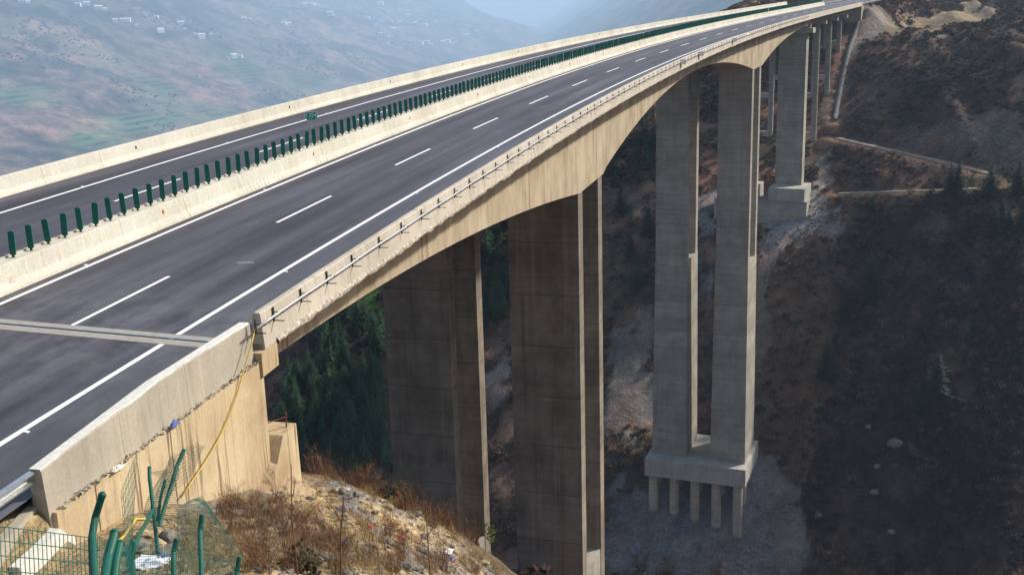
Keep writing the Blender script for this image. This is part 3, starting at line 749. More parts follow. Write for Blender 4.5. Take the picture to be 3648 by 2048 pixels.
m = MB(); pbox(-16, 6.6, 0.2, 5, -8, RZ(332, -4)-0.6, 330, m); m.build('abutment', M_slab, bridge)

# ------------------------------------------------------------------ green anti-glare boards
def board_mesh():
    m = MB(); w2, th = 0.118, 0.016; z0, z1 = 0.08, 0.96; out = []
    r_ = 0.07
    for cx, cz, a0 in ((w2-r_, z0+r_, -90), (w2-r_, z1-r_, 0), (-w2+r_, z1-r_, 90), (-w2+r_, z0+r_, 180)):
        for k in range(4):
            a = math.radians(a0+30*k); out.append((cx+r_*math.cos(a), cz+r_*math.sin(a)))
    n = len(out); vs = [Vector((x, -th, z)) for x, z in out]+[Vector((x, th, z)) for x, z in out]
    fs = [tuple(range(n)), tuple(range(2*n-1, n-1, -1))]+[(k, (k+1) % n, (k+1) % n+n, k+n)[::-1] for k in range(n)]
    m.add(vs, fs); return m
bm_ = board_mesh(); bmesh_data = bpy.data.meshes.new('board'); bmesh_data.from_pydata([tuple(v) for v in bm_.v], [], bm_.f); bmesh_data.materials.append(M_green)
foot = MB(); foot.box((-.03, -.04, 0), (.03, .04, .11)); foot.tube([(0, 0, .09), (0, 0, .3)], .016, 6); foot.box((-.07, -.05, 0), (.07, .05, .012))
foot_d = bpy.data.meshes.new('bracket'); foot_d.from_pydata([tuple(v) for v in foot.v], [], foot.f); foot_d.materials.append(M_steelk)
rest = MB()
for i, y in enumerate(np.arange(-6.13, 328.5, 1.0)):
    if 248.3 < y < 249.6: continue
    p = R(y, -4.86, 0.95)
    T, N = frame(y); ang = -math.atan2(T.x, T.y)+math.radians(rng.normal(8, 5))
    if i < 300:
        r_ = bpy.data.objects.new('anti_glare_board', None); r_.empty_display_size = .2; r_.location = p; r_.rotation_euler = (math.radians(rng.normal(0, 1.6)), math.radians(rng.normal(0, 1.6)), ang); link(r_)
        tag(r_, 'dark green upright board in the row on top of the median barrier', 'anti-glare board', 'green anti-glare boards on the median barrier')
        if abs(y-29.87) < .1: r_['label'] = 'dark green board right behind the post of the kilometre sign'
        for d_, nm in ((bmesh_data, 'board'), (foot_d, 'bracket')):
            o = bpy.data.objects.new(nm, d_); link(o, r_)
    else:
        mt = Matrix.Translation(p)@Matrix.Rotation(ang, 4, 'Z'); rest.add([mt@v for v in bm_.v], bm_.f)
o = rest.build('anti_glare_board_row', M_green); tag(o, 'far end of the green board row where single boards merge', 'anti-glare boards', 'green anti-glare boards on the median barrier', 'stuff')

# kilometre sign 1304
FONT = {'1': ['010','110','010','010','010','010','111'][0:0] or [(.5,0,.5,1)], '3': [(0.1,1,.9,1),(.9,1,.9,0),(.3,.52,.9,.52),(0.1,0,.9,0)],
        '0': [(0.1,0,.9,0),(0.1,1,.9,1),(0.1,0,0.1,1),(.9,0,.9,1)], '4': [(.75,0,.75,1),(.75,1,0.05,.35),(0.05,.35,1,.35)], '5': [(.9,1,.1,1),(.1,1,.1,.55),(.1,.55,.9,.5),(.9,.5,.9,0),(.9,0,.1,0)]}
sp = R(30.1, -5.05, 1.03)
sign = empty('kilometre_sign', sp, 'small green kilometre sign reading 1304 on a thin post above the median', 'road sign')
sv = (CAM-sp); sv.z = 0; sv.normalize(); sa = Vector((0.30, -1, 0)).normalized()
sx = Vector((-sa.y, sa.x, 0)); su = Vector((0, 0, 1))
ctr = sp+su*1.56
MB().tube([sp, sp+su*1.35], 0.027, 8).tube([sp, sp+Vector((-0.2, -0.35, -0.05))], 0.018, 6).build('post', M_galv, sign)
outl = [(-.36, .27), (.36, .27), (.36, -.10), (.17, -.27), (-.17, -.27), (-.36, -.10)]
def plate(sc, d0, d1):
    m = MB(); a = [ctr+sx*(x*sc)+su*(z*sc)+sa*d0 for x, z in outl]; b = [ctr+sx*(x*sc)+su*(z*sc)+sa*d1 for x, z in outl]; n = len(a)
    m.add(b+a, [tuple(range(n))[::-1], tuple(range(n, 2*n))]+[(k, (k+1) % n, (k+1) % n+n, k+n) for k in range(n)]); return m
pl = plate(1.0, 0.0, 0.02).build('sign_rim', M_signw, sign); plate(0.90, 0.02, 0.024).build('sign_face', M_signg, sign)
def digit(chh, cx, cz, w_, h_, th):
    m = MB()
    for x0, z0, x1, z1 in FONT[chh]:
        a = ctr+sx*(cx+(x0-.5)*w_)+su*(cz+(z0-.5)*h_)+sa*.028; b = ctr+sx*(cx+(x1-.5)*w_)+su*(cz+(z1-.5)*h_)+sa*.028
        d_ = (b-a).normalized(); e_ = d_.cross(sa)*th; a2 = a-d_*th; b2 = b+d_*th
        m.add([a2-e_, b2-e_, b2+e_, a2+e_], [(0, 1, 2, 3)])
    m.build('digit', M_signw, sign)
for k, chh in enumerate('1304'): digit(chh, -.24+.16*k, .07, .085, .22, .017)
for k, chh in enumerate('543'): digit(chh, -.09+.09*k, -.17, .045, .08, .008)

# ------------------------------------------------------------------ white conduit on the outer face of the parapet
cond = empty('conduit_pipe', R(-0.6, 7.0, 0.8), 'white conduit pipe on dark steel brackets along the outer parapet face', 'pipe')
MB().tube([R(y, 6.98, 0.79+0.012*math.sin(y*.9)) for y in fr(-0.75, 152, 1.2)], 0.034, 8).build('pipe', M_pipe, cond, smooth=True)
MB().tube([R(y, 6.98, 0.79) for y in fr(152, 235, 3)], 0.03, 6).build('pipe', M_galv, cond, smooth=True)
yb = [-0.45, 0.8, 2.84, 5.0, 7.3, 10.1, 12.65, 15.2]+list(np.arange(17.6, 235, 2.42))
for y in yb:
    m = MB()
    a, b = R(y, 6.73, 0.50), R(y, 6.73, 1.0)
    x0 = a.x
    m.box((x0-.0, y-.03, a.z-.04), (x0+.035, y+.03, a.z+.43))
    for dz in (0.0, 0.27): m.box((x0, y-.018, a.z+dz-.012), (x0+.36, y+.016, a.z+dz+.016))
    m.build('bracket', M_steelk, cond)
# clumps of clamps further along
for y in (97.0, 110, 139): MB().box(tuple(R(y, 6.8, .45)), tuple(R(y+.8, 7.25, .95))).build('clamp', M_galv, cond)

# ------------------------------------------------------------------ wing wall of the near abutment
ww = empty('abutment_wing_wall', Vector((6.7, -5, -3)), 'stained tan concrete wing wall with barrier beside the near end of the bridge', 'retaining wall')
def wtop(y): return 0.51+0.16*y/5.6 if y > -5.6 else 0.35+0.42*(y+5.6)/4.6
segs = [(-10.25, -7.3), (-7.29, -4.2), (-4.19, -0.38)]
for a, b in segs:
    m = MB()
    for i, y in enumerate(fr(a, b, 0.9)):
        zt = wtop(y)+(0.012*math.sin(y*7)); x0, x1, x2 = 6.20, 6.50, 6.60; zb = -0.75+0.035*y
        m.v += [Vector((x0, y, zb-.4)), Vector((x2, y, zb-.4)), Vector((x1+.03, y, zt-.03)), Vector((x1, y, zt)), Vector((x0+.02, y, zt)), Vector((x0, y, zt-.02))]
        if i:
            q_ = 6*i
            for k in range(6): m.f.append((q_-6+k, q_-6+(k+1) % 6, q_+(k+1) % 6, q_+k))
    m.f.append(tuple(range(6))[::-1]); m.f.append(tuple(range(len(m.v)-6, len(m.v)))); m.build('barrier_panel', M_wbar, ww)
m = MB(); m.box((6.19, -10.2, 0.80), (6.49, -0.40, 0.0))   # pale chipped cap strip
m = MB()
for i, y in enumerate(fr(-10.24, -0.4, 0.12)):
    j = 0.03*fbm(np.array([y*2.3]), np.array([1.7]), 4, 5)[0]
    m.v += [Vector((6.215, y, wtop(y)+.012)), Vector((6.49+j, y, wtop(y)+.014)), Vector((6.515+j, y, wtop(y)-.035-abs(j)))]
    if i: q_ = 3*i; m.f += [(q_-3, q_-2, q_+1, q_), (q_-2, q_-1, q_+2, q_+1)]
m.build('whitewashed_cap', M_kerb, ww)
def wall(x0, x1, y0, y1, z0, zt0, zt1): return MB().hexa([(x0,y0,z0),(x1,y0,z0),(x1,y1,z0),(x0,y1,z0),(x0,y0,zt0),(x1,y0,zt0),(x1,y1,zt1),(x0,y1,zt1)])
wall(6.0, 6.70, -10.15, -8.75, -4.2, -1.10, -1.05).build('wall_panel', M_wing, ww)
wall(6.0, 6.72, -8.74, -5.5, -6, -1.05, -0.94).build('wall_panel', M_wing, ww)
wall(6.0, 6.74, -5.49, -0.17, -9, -0.94, -0.75).build('wall_panel', M_wing, ww)
# lower corner block with sloping shoulders, standing proud of the wall
m = MB(); pts = [(-1.9, -9.5), (-1.9, -4.4), (-0.25, -3.75), (0.3, -3.35), (1.28, -3.3), (1.55, -9.5)]
m.v += [Vector((6.0, y, z)) for y, z in pts]+[Vector((6.98, y, z)) for y, z in pts]; n = len(pts)
m.f += [tuple(range(n)), tuple(range(2*n-1, n-1, -1))]+[(k, k+n, (k+1) % n+n, (k+1) % n) for k in range(n)]
# shoulder falls away
m.v[n+1].z = -5.4; m.v[n+2].z = -4.1; m.build('corner_block', M_wing, ww)
MB().hexa([(6.98,-2.1,-8),(7.9,-2.1,-8),(7.9,.45,-8),(6.98,.45,-8),(6.98,-2.1,-5.3),(7.9,-2.1,-5.5),(7.9,.45,-5.2),(6.98,.45,-4.7)]).build('footing', M_wing, ww)
m = MB(); pbox(-16, 6.0, 0.0, 0.45, -9, -1.3, -0.4, m); m.build('abutment_front', M_slab, ww)
# mortar crumbs on the ledge between barrier and wall
m = MB()
for k in range(420):
    y = rng.uniform(-10.1, -0.3); s_ = rng.uniform(.015, .065)*(1 if rng.random() < .85 else 1.6)
    c_ = Vector((6.66+rng.uniform(-.03, .08), y, -0.73+.035*y+rng.uniform(0, .05)))
    vs = [c_+Vector((rng.uniform(-1, 1), rng.uniform(-1.4, 1.4), rng.uniform(-.6, .6)))*s_ for _ in range(5)]
    m.add(vs, [(0, 1, 2), (0, 2, 3), (0, 3, 4), (1, 2, 4), (2, 3, 4), (0, 1, 4)])
o = m.build('mortar_crumbs', M_mud, ww); o['kind'] = 'stuff'
def crumple(name, c_, sx_, sy_, sz_, mat, label, cat, n=9, group=None):
    m = MB(); vs = []
    for i in range(n):
        for j in range(n):
            u, v_ = i/(n-1)-.5, j/(n-1)-.5
            vs.append(Vector((c_.x+u*sx_+rng.uniform(-.04, .04)*sx_, c_.y+v_*sy_+rng.uniform(-.04, .04)*sy_, c_.z+sz_*rng.random()*(1-2*max(abs(u), abs(v_)))+sz_*0.12)))
    fs = [(i*n+j, i*n+j+1, (i+1)*n+j+1, (i+1)*n+j) for i in range(n-1) for j in range(n-1)]
    m.add(vs, fs); o = m.build(name, mat, None)
    sm = o.modifiers.new('thickness', 'SOLIDIFY'); sm.thickness = 0.006
    return tag(o, label, cat, group)
def stick(name, pts, r, mat, label, cat): return tag(MB().tube(pts, r, 6).build(name, mat), label, cat)
p = at_plane_off(433, 1067, 6.72); crumple('plastic_scrap', Vector((6.78, p.y, -.90)), .14, .40, .20, M_blueb, 'crumpled blue plastic caught on the wing wall ledge', 'plastic litter')
crumple('paper_scrap', Vector((6.76, -7.9, -1.02)), .16, .45, .14, M_kerb, 'pale torn cement bag lying on the wing wall ledge', 'litter')
fl = Vector((6.8, 0.9, -3.25))
stick('rusty_stake', [fl+Vector((0, 0, -.3)), fl+Vector((.02, .05, .42))], .025, M_rust, 'upright rusty steel stake behind the corner block of the wing wall', 'stake')
stick('rusty_bar', [fl+Vector((.02, .03, .28)), fl+Vector((-.6, -.75, .22))], .018, M_rust, 'thin rusty bar reaching from the stake to the wing wall', 'bar')

# yellow hose hanging from the conduit down the wall
hp = [(641,828),(632,870),(612,935),(598,985),(578,1045),(555,1095),(530,1140),(505,1178),(480,1215),(455,1250)]
pts = [at_plane_off(x, y, 6.86 if k < 3 else 6.83) for k, (x, y) in enumerate(hp)]
hose = MB().tube(pts, .021, 8).build('yellow_hose', M_yel, None, smooth=True); tag(hose, 'yellow hose hanging from the white conduit end down the wing wall', 'hose')
q0 = hit(372, 1328, 8); q1 = hit(345, 1333, 8); q2 = hit(312, 1362, 8)
ap = [q0+Vector((.1, .2, .1)), q0.lerp(q1, .4)+Vector((0, 0, .25)), q1+Vector((0, 0, .28)), q2+Vector((0, 0, .12)), q2+Vector((-.3, -.5, -.1))]
tag(MB().tube(ap, .035, 8).build('yellow_hose', M_yel, None, smooth=True), 'short arched end of yellow hose on the ground behind the green fence', 'hose')

# guardrail running into the wing barrier
gr = empty('guardrail', Vector((6.3, -14, -0.9)), 'silver corrugated guardrail ending against the wing barrier', 'guardrail')
wprof = [(0, .155), (.045, .13), (.05, .09), (.0, .045), (.0, -.045), (.05, -.09), (.045, -.13), (0, -.155)]
m = MB(); gy_ = fr(-34, -10.3, 1.5); rgz = lambda y: RZ(y, 6.3)+0.45
for i, y in enumerate(gy_):
    for a_, z_ in wprof: m.v.append(Vector((6.28+a_*2.2, y, rgz(y)+z_)))
    for a_, z_ in wprof[::-1]: m.v.append(Vector((6.27+a_*2.2-.006, y, rgz(y)+z_)))
    if i:
        n = 16; b = n*i
        for k in range(n): m.f.append((b-n+k, b-n+(k+1) % n, b+(k+1) % n, b+k))
m.build('rail_beam', M_galv, gr)
for y in (-12.1, -14.1, -16.1, -18.1, -20.1, -24, -28, -32): MB().tube([(6.42, y, RZ(y, 6.3)-1.2), (6.42, y, rgz(y)+.14)], .057, 10).build('post', M_galv, gr)
# whitewashed kerbs of the side drain
def ground_bar(name, A, B, w_, h_, mat, label, cat, sink=.25):
    d = (B-A); n_ = Vector((-d.y, d.x, 0)).normalized()*w_/2; m = MB(); k = 8
    for i in range(k+1):
        p = A+d*i/k
        zg = max(float(gz((p+n_*e_).x, (p+n_*e_).y)) for e_ in (-1, 0, 1)); p = Vector((p.x, p.y, zg))
        m.v += [p-n_+Vector((0, 0, -sink)), p+n_+Vector((0, 0, -sink)), p+n_+Vector((0, 0, h_)), p-n_+Vector((0, 0, h_))]
        if i:
            b = 4*i
            for j in range(4): m.f.append((b-4+j, b-4+(j+1) % 4, b+(j+1) % 4, b+j))
    m.f += [(3, 2, 1, 0), tuple(4*k+j for j in range(4))]
    return tag(m.build(name, mat), label, cat)
def on_z(px, py, z): d = ray(px, py); t_ = (z-CAM.z)/d.z; return CAM+d*t_
ground_bar('kerb', on_z(176, 1348, -1.8), hit(40, 1452, 6)+Vector((0, 0, .08)), .24, .08, M_kerb, 'whitewashed concrete kerb of the drain nearer the green fence', 'kerb', .6)
ground_bar('kerb', on_z(130, 1303, -1.6), hit(-20, 1412, 6)+Vector((0, 0, .08)), .24, .08, M_wbar, 'grey concrete kerb of the drain beside the guardrail', 'kerb', .6)

# ------------------------------------------------------------------ damaged green wire fence near the camera
fen = empty('wire_fence', at_dist(255, 1446, 7.2), 'damaged green welded wire fence with bent posts on the sandy slope', 'fence')
def post(pts_px, dist_, r_=.026, cap=True):
    if not isinstance(dist_, (list, tuple)): dist_ = [dist_]*len(pts_px)
    P_ = [at_dist(x, y, d) for (x, y), d in zip(pts_px, dist_)]
    o = MB().tube(P_, r_, 12).build('fence_post', M_fpost, fen, smooth=False)
    m = MB(); e = P_[0]; dd = (P_[0]-P_[1]).normalized()
    m.tube([e, e+dd*.018, e+dd*.03], [r_*1.12, r_*1.0, r_*.5], 12); m.build('cap', M_fpost, o)
    return P_
pa = post([(256,1248),(240,1300),(232,1345),(238,1460)], [7.2, 7.25, 7.2, 6.8], .023)
pb = post([(288,1342),(272,1400),(262,1460)], [6.3, 6.2, 6.0], .024)
pcx = post([(301,1368),(292,1410),(286,1460)], [7.4, 7.3, 7.2], .026)
pd = post([(334,1364),(331,1410),(340,1500)], [11.8, 11.8, 11.4], .03)
pe = post([(443,1359),(436,1390),(438,1500)], [13.2, 13.2, 12.8], .03)
pf = post([(508,1298),(503,1335),(508,1480)], [14.0, 14.0, 13.4], .03)
pg = post([(602,1404),(596,1440),(600,1500)], [14.5, 14.5, 14.2], .03)
ph = post([(376,1177),(376,1200),(388,1300),(397,1390)], [17.5, 17.4, 17, 16.6], .028)
pi_ = post([(415,1210),(404,1250),(396,1310)], [17.6, 17.5, 17.3], .022)
pj = post([(462,1133),(445,1172),(400,1322)], [17.8, 17.7, 17.2], .030)
pk = post([(385,1283),(350,1345),(322,1420)], [16.5, 15, 12.6], .026)
def wire_panel(corner, nu, nv, r_=.0022, bulge=None):
    """corner: function (u,v)->Vector; thin square wires both ways, joined as one part"""
    m = MB()
    def seg(a, b):
        d = (b-a).normalized(); s1 = d.cross(Vector((.3, .5, .8))).normalized()*r_; s2 = d.cross(s1).normalized()*r_
        m.add([a+s1, a+s2, a-s1, a-s2, b+s1, b+s2, b-s1, b-s2], [(0,1,5,4),(1,2,6,5),(2,3,7,6),(3,0,4,7)])
    for i in range(nu+1):
        k = 8; q_ = [corner(i/nu, j/k) for j in range(k+1)]
        for a, b in zip(q_[:-1], q_[1:]): seg(a, b)
    for j in range(nv+1):
        k = 12; q_ = [corner(i/k, j/nv) for i in range(k+1)]
        for a, b in zip(q_[:-1], q_[1:]): seg(a, b)
    o = m.build('wire_mesh_panel', M_fwire, fen); o['kind'] = 'stuff'; return o
def quadf(A, B, C_, D, bulge=None):
    def f(u, v):
        p = (A*(1-u)+B*u)*(1-v)+(D*(1-u)+C_*u)*v
        return p+(bulge(u, v) if bulge else Vector((0, 0, 0)))
    return f
wire_panel(quadf(at_dist(-120,1308,6.4), at_dist(232,1352,7.2), at_dist(238,1560,6.6), at_dist(-100,1560,5.9)), 30, 6, .0028)
wire_panel(quadf(at_dist(305,1235,9.2), at_dist(346,1135,11.0), at_dist(330,1400,10.5), at_dist(318,1440,8.6), None), 10, 9, .0020)
wire_panel(quadf(at_dist(245,1350,7.2), at_dist(334,1375,11.8), at_dist(340,1560,11.0), at_dist(245,1560,6.8)), 30, 8, .0022)
wire_panel(quadf(at_dist(334,1372,11.8), at_dist(443,1366,13.2), at_dist(440,1520,12.7), at_dist(340,1520,11.3)), 24, 10, .0022)
wire_panel(quadf(at_dist(378,1188,17.5), at_dist(455,1155,17.8), at_dist(410,1320,17.2), at_dist(388,1310,17.0), lambda u, v: Vector((.2*math.sin(6*u), .25*math.sin(5*v+2*u), 0))), 22, 36, .0017)
wire_panel(quadf(at_dist(440,1135,17.9), at_dist(466,1128,17.7), at_dist(408,1320,17.2), at_dist(396,1322,17.4), lambda u, v: Vector((.3*math.sin(5*v+3*u), .2, 0))), 8, 36, .0018)
wire_panel(quadf(at_dist(443,1275,16.5), at_dist(508,1245,17.5), at_dist(605,1392,15.4), at_dist(455,1560,12.6), lambda u, v: Vector((0, 0, .35*math.sin(math.pi*u)*math.sin(math.pi*v)))), 34, 30, .0020)
wire_panel(quadf(at_dist(445,1372,13.3), at_dist(600,1410,14.6), at_dist(600,1540,14.0), at_dist(440,1540,12.7)), 30, 12, .0020)

# ------------------------------------------------------------------ paths, drain chute and other strips on the ground
def drape(name, px_pts, wid, dz, mat, tmin=90.0, wpts=None, step=2.5, edge=0.35):
    pts = wpts or [hit(x, y, tmin) for x, y in px_pts]; pts = [p for p in pts if p is not None]
    q_ = [pts[0]]
    for a, b in zip(pts[:-1], pts[1:]):
        n = max(1, int((b-a).length/step))
        for k in range(1, n+1): q_.append(a.lerp(b, k/n))
    sm = []
    for i in range(len(q_)):
        lo, hi_ = max(0, i-3), min(len(q_), i+4); sm.append(sum(q_[lo:hi_], Vector((0, 0, 0)))/(hi_-lo))
    m = MB()
    for i, p in enumerate(sm):
        d = sm[min(i+1, len(sm)-1)]-sm[max(i-1, 0)]; n_ = Vector((-d.y, d.x, 0))
        n_ = n_.normalized() if n_.length > 1e-6 else Vector((1, 0, 0))
        ww_ = wid*(1+edge*math.sin(i*1.7)*.4+edge*rng.uniform(-.3, .3))
        a, b = p-n_*ww_/2, p+n_*ww_/2
        zc = max(float(gz(p.x, p.y)), .5*(float(gz(a.x, a.y))+float(gz(b.x, b.y))))
        za, zb = float(gz(a.x, a.y)), float(gz(b.x, b.y))
        za, zb = za*.5+zc*.5, zb*.5+zc*.5
        
        m.v += [Vector((a.x, a.y, float(gz(a.x, a.y))-.6)), Vector((a.x, a.y, za+dz)), Vector((p.x, p.y, zc+dz)), Vector((b.x, b.y, zb+dz)), Vector((b.x, b.y, float(gz(b.x, b.y))-.6))]
        if i:
            c_ = 5*i
            for k in range(4): m.f.append((c_-5+k, c_-4+k, c_+1+k, c_+k))
    return m.build(name, mat, None, smooth=True)
def path(pts, wid, tmin=90.0, mat=None, nm='dirt_track', kind='structure'):
    o = drape(nm, pts, wid, .30, mat or M_dirt, tmin); return tag(o, kind=kind)
for q_, w_ in TRACKS: tag(drape('dirt_track', None, w_, .22, M_dirt, wpts=q_, step=1.5, edge=.25), kind='structure')
ch = drape('drainage_chute', None, 1.3, .40, M_chute, wpts=CHUTE, step=1.5, edge=.06)
tag(ch, 'grey concrete drainage chute winding down the hillside beside the bridge end', 'drain')
# hose across the plinth
# ------------------------------------------------------------------ plants
LIB = bpy.data.collections.new('plant_library')          # never linked: only a source for scattering
def lib_obj(name, m_or_parts):
    """one mesh with several materials from [(MB, mat)...]"""
    me = bpy.data.meshes.new(name); V = []; F = []; MI = []; mats = []
    for mb, mt in m_or_parts:
        n = len(V); V += [tuple(v) for v in mb.v]; F += [tuple(i+n for i in f) for f in mb.f]; MI += [len(mats)]*len(mb.f); mats.append(mt)
    me.from_pydata(V, [], F); me.polygons.foreach_set('material_index', MI)
    for mt in mats: me.materials.append(mt)
    o = bpy.data.objects.new(name, me); LIB.objects.link(o); return o
def twig_bush(seed, n=26, h=1.0, spread=.55, mat=M_twig, th=.006):
    r = random.Random(seed); m = MB()
    for k in range(n):
        a = r.uniform(0, 6.283); lean = r.uniform(.05, spread); L = h*r.uniform(.5, 1.15)
        p = Vector((r.uniform(-.12, .12), r.uniform(-.12, .12), -.05)); d = Vector((math.cos(a)*lean, math.sin(a)*lean, 1)).normalized()
        pts = [p]
        for j in range(4):
            d = (d+Vector((r.uniform(-.22, .22), r.uniform(-.22, .22), r.uniform(-.1, .1)))).normalized(); pts.append(pts[-1]+d*L/4)
        s_ = Vector((math.cos(a+1.57), math.sin(a+1.57), 0))
        for j in range(4):
            w0 = th*(1-j/4.4); w1 = th*(1-(j+1)/4.4)
            m.add([pts[j]-s_*w0, pts[j]+s_*w0, pts[j+1]+s_*w1, pts[j+1]-s_*w1], [(0, 1, 2, 3)])
            if j > 0:
                for q_ in range(2):
                    e = pts[j]+Vector((r.uniform(-.3, .3), r.uniform(-.3, .3), r.uniform(.1, .35)))*L*.6
                    w0 = th*.6; m.add([pts[j]-s_*w0, pts[j]+s_*w0, e], [(0, 1, 2)])
    return m
def leaf_clump(seed, n, R_, hz, mat, ls=.16, low=0.0):
    r = random.Random(seed); m = MB()
    lobes = [(Vector((r.uniform(-.5, .5)*R_, r.uniform(-.5, .5)*R_, r.uniform(.2, .8)*hz)), r.uniform(.35, .7)*R_) for _ in range(6)]
    for k in range(n):
        c_, rad = r.choice(lobes); a = r.uniform(0, 6.283); b = r.uniform(-1, 1); rr = rad*r.uniform(.4, 1.05); q_ = math.sqrt(1-b*b)
        p = c_+Vector((math.cos(a)*q_*rr, math.sin(a)*q_*rr, b*rr*.8*hz/R_))
        if p.z < 0: p.z = abs(p.z)*.3
        u = Vector((r.uniform(-1, 1), r.uniform(-1, 1), r.uniform(-1, 1))).normalized(); v = u.cross(Vector((r.uniform(-1, 1), r.uniform(-1, 1), r.uniform(-1, 1)))).normalized()
        s_ = ls*r.uniform(.5, 1.4); m.add([p-u*s_, p-v*s_*.6, p+u*s_, p+v*s_*.6], [(0, 1, 2, 3)])
    return m
shr = [lib_obj('brown_shrub', [(leaf_clump(1, 90, .9, .9, None, .15), M_brownleaf), (twig_bush(11, 12, 1.3, .8, None, .02), M_twig)]),
       lib_obj('brown_shrub', [(leaf_clump(2, 80, 1.1, .8, None, .17), M_brownleaf), (twig_bush(12, 12, 1.2, .9, None, .02), M_straw)]),
       lib_obj('dark_shrub', [(leaf_clump(3, 110, 1.0, 1.0, None, .16), M_purple)]),
       lib_obj('dark_shrub', [(leaf_clump(4, 110, 1.2, .9, None, .18), M_purple), (twig_bush(13, 8, 1.3, .8, None, .02), M_twig)]),
       lib_obj('green_shrub', [(leaf_clump(5, 120, 1.0, 1.1, None, .15), M_scrub)])]
def scatter(name, pts, scale, proto, label, cat=None, tilt=.15):
    """points mesh + geometry nodes that put one of the library plants on each point"""
    me = bpy.data.meshes.new(name); me.from_pydata([tuple(p) for p in pts], [], [])
    a = me.attributes.new('rot', 'FLOAT_VECTOR', 'POINT'); n = len(pts)
    rot = np.stack([rng.normal(0, tilt, n), rng.normal(0, tilt, n), rng.uniform(0, 6.283, n)], 1); a.data.foreach_set('vector', rot.astype(np.float32).ravel())
    a = me.attributes.new('size', 'FLOAT', 'POINT'); a.data.foreach_set('value', np.asarray(scale, np.float32))
    a = me.attributes.new('pick', 'INT', 'POINT'); a.data.foreach_set('value', rng.integers(0, len(proto), n).astype(np.int32))
    o = bpy.data.objects.new(name, me); link(o); tag(o, label, cat, None, 'stuff')
    ng = bpy.data.node_groups.new(name, 'GeometryNodeTree')
    ng.interface.new_socket('Geometry', in_out='INPUT', socket_type='NodeSocketGeometry'); ng.interface.new_socket('Geometry', in_out='OUTPUT', socket_type='NodeSocketGeometry')
    N_ = ng.nodes; gi = N_.new('NodeGroupInput'); go_ = N_.new('NodeGroupOutput'); ip = N_.new('GeometryNodeInstanceOnPoints'); jg = N_.new('GeometryNodeGeometryToInstance')
    for pr_ in proto[::-1]:
        oi = N_.new('GeometryNodeObjectInfo'); oi.inputs['Object'].default_value = pr_; oi.inputs['As Instance'].default_value = False; ng.links.new(oi.outputs['Geometry'], jg.inputs[0])
    def attr(nm, ty):
        x = N_.new('GeometryNodeInputNamedAttribute'); x.data_type = ty; x.inputs['Name'].default_value = nm; return x.outputs[0]
    ng.links.new(gi.outputs[0], ip.inputs['Points']); ng.links.new(jg.outputs[0], ip.inputs['Instance']); ip.inputs['Pick Instance'].default_value = True
    ng.links.new(attr('pick', 'INT'), ip.inputs['Instance Index']); ng.links.new(attr('size', 'FLOAT'), ip.inputs['Scale'])
    e2r = N_.new('FunctionNodeEulerToRotation'); ng.links.new(attr('rot', 'FLOAT_VECTOR'), e2r.inputs[0]); ng.links.new(e2r.outputs[0], ip.inputs['Rotation'])
    ng.links.new(ip.outputs[0], go_.inputs[0]); md = o.modifiers.new('scatter', 'NODES'); md.node_group = ng
    return o
def classcol(x, y):
    i = np.clip(np.searchsorted(gx, x), 0, nx-1); j = np.clip(np.searchsorted(gy, y), 0, ny-1); return C.reshape(ny, nx, 3)[j, i]
# brush over the far hillside: only where soil colour says scrub
N0 = 170000
X = rng.uniform(-95, 190, N0); Y = rng.uniform(120, 560, N0)
cc = classcol(X, Y); lum = cc.mean(1)
okm = (lum < 0.125) & (cc[:, 2] < .72*cc[:, 0]) & (np.abs(X-RX(Y)+4.85) > 12.5*(Y > 318)) & ~((cc[:, 1] > 1.5*cc[:, 0]) & (lum > .06))
dens = np.clip(1.15-lum*5, .25, 1)*np.clip(.55+.9*fbm(X/14, Y/14, 3, 91), .12, 1)
px_, py_, zc_ = project(np.stack([X, Y, gz(X, Y)], 1))
for q_, w_ in TRACKS+[(CHUTE, 3.0)]:
    A_ = np.array([tuple(p)[:2] for p in q_[::2]]); okm &= ((X[:, None]-A_[None, :, 0])**2+(Y[:, None]-A_[None, :, 1])**2).min(1) > (w_*.8+1.2)**2
okm &= (rng.random(N0) < dens) & (px_ > -60) & (px_ < 2640) & (py_ > -60) & (py_ < 1500)
X, Y, lum = X[okm], Y[okm], lum[okm]
dk = lum < 0.045
Z = gz(X, Y)-.05
sz = rng.uniform(.5, 1.25, len(X))*(1+.5*(rng.random(len(X)) < .12))
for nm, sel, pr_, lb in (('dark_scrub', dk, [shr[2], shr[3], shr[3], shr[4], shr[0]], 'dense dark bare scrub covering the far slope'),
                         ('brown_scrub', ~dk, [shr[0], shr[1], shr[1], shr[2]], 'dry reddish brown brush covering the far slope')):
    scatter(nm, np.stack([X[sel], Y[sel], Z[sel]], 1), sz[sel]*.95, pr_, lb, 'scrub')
# woods and hedges on the far valley side
wp = []; wsz = []
Xf = rng.uniform(-9500, -1300, 90000); Yf = rng.uniform(1700, 12000, 90000); Zf = gz(Xf, Yf)
pxf, pyf, zf = project(np.stack([Xf, Yf, Zf], 1)); den = fbm(Xf/460, Yf/460, 4, 121)*1.4+.6*fbm(Xf/135, Yf/135, 3, 123)+.55*(ridge(Xf/590, Yf/590, 3, 125)-.3)
kf = (pxf > -30) & (pxf < 1700) & (pyf > -40) & (pyf < 480) & (zf > 0) & (rng.random(90000) < np.clip(den*2.6-.42, .0, .9))
scatter('valley_woods', np.stack([Xf[kf], Yf[kf], Zf[kf]-1], 1), rng.uniform(4.0, 11, kf.sum()), [shr[2], shr[4], shr[3], shr[4]], 'dark woods and hedges on the hazy far valley side', 'woods')
print('woods', kf.sum(), 'brush', len(X))
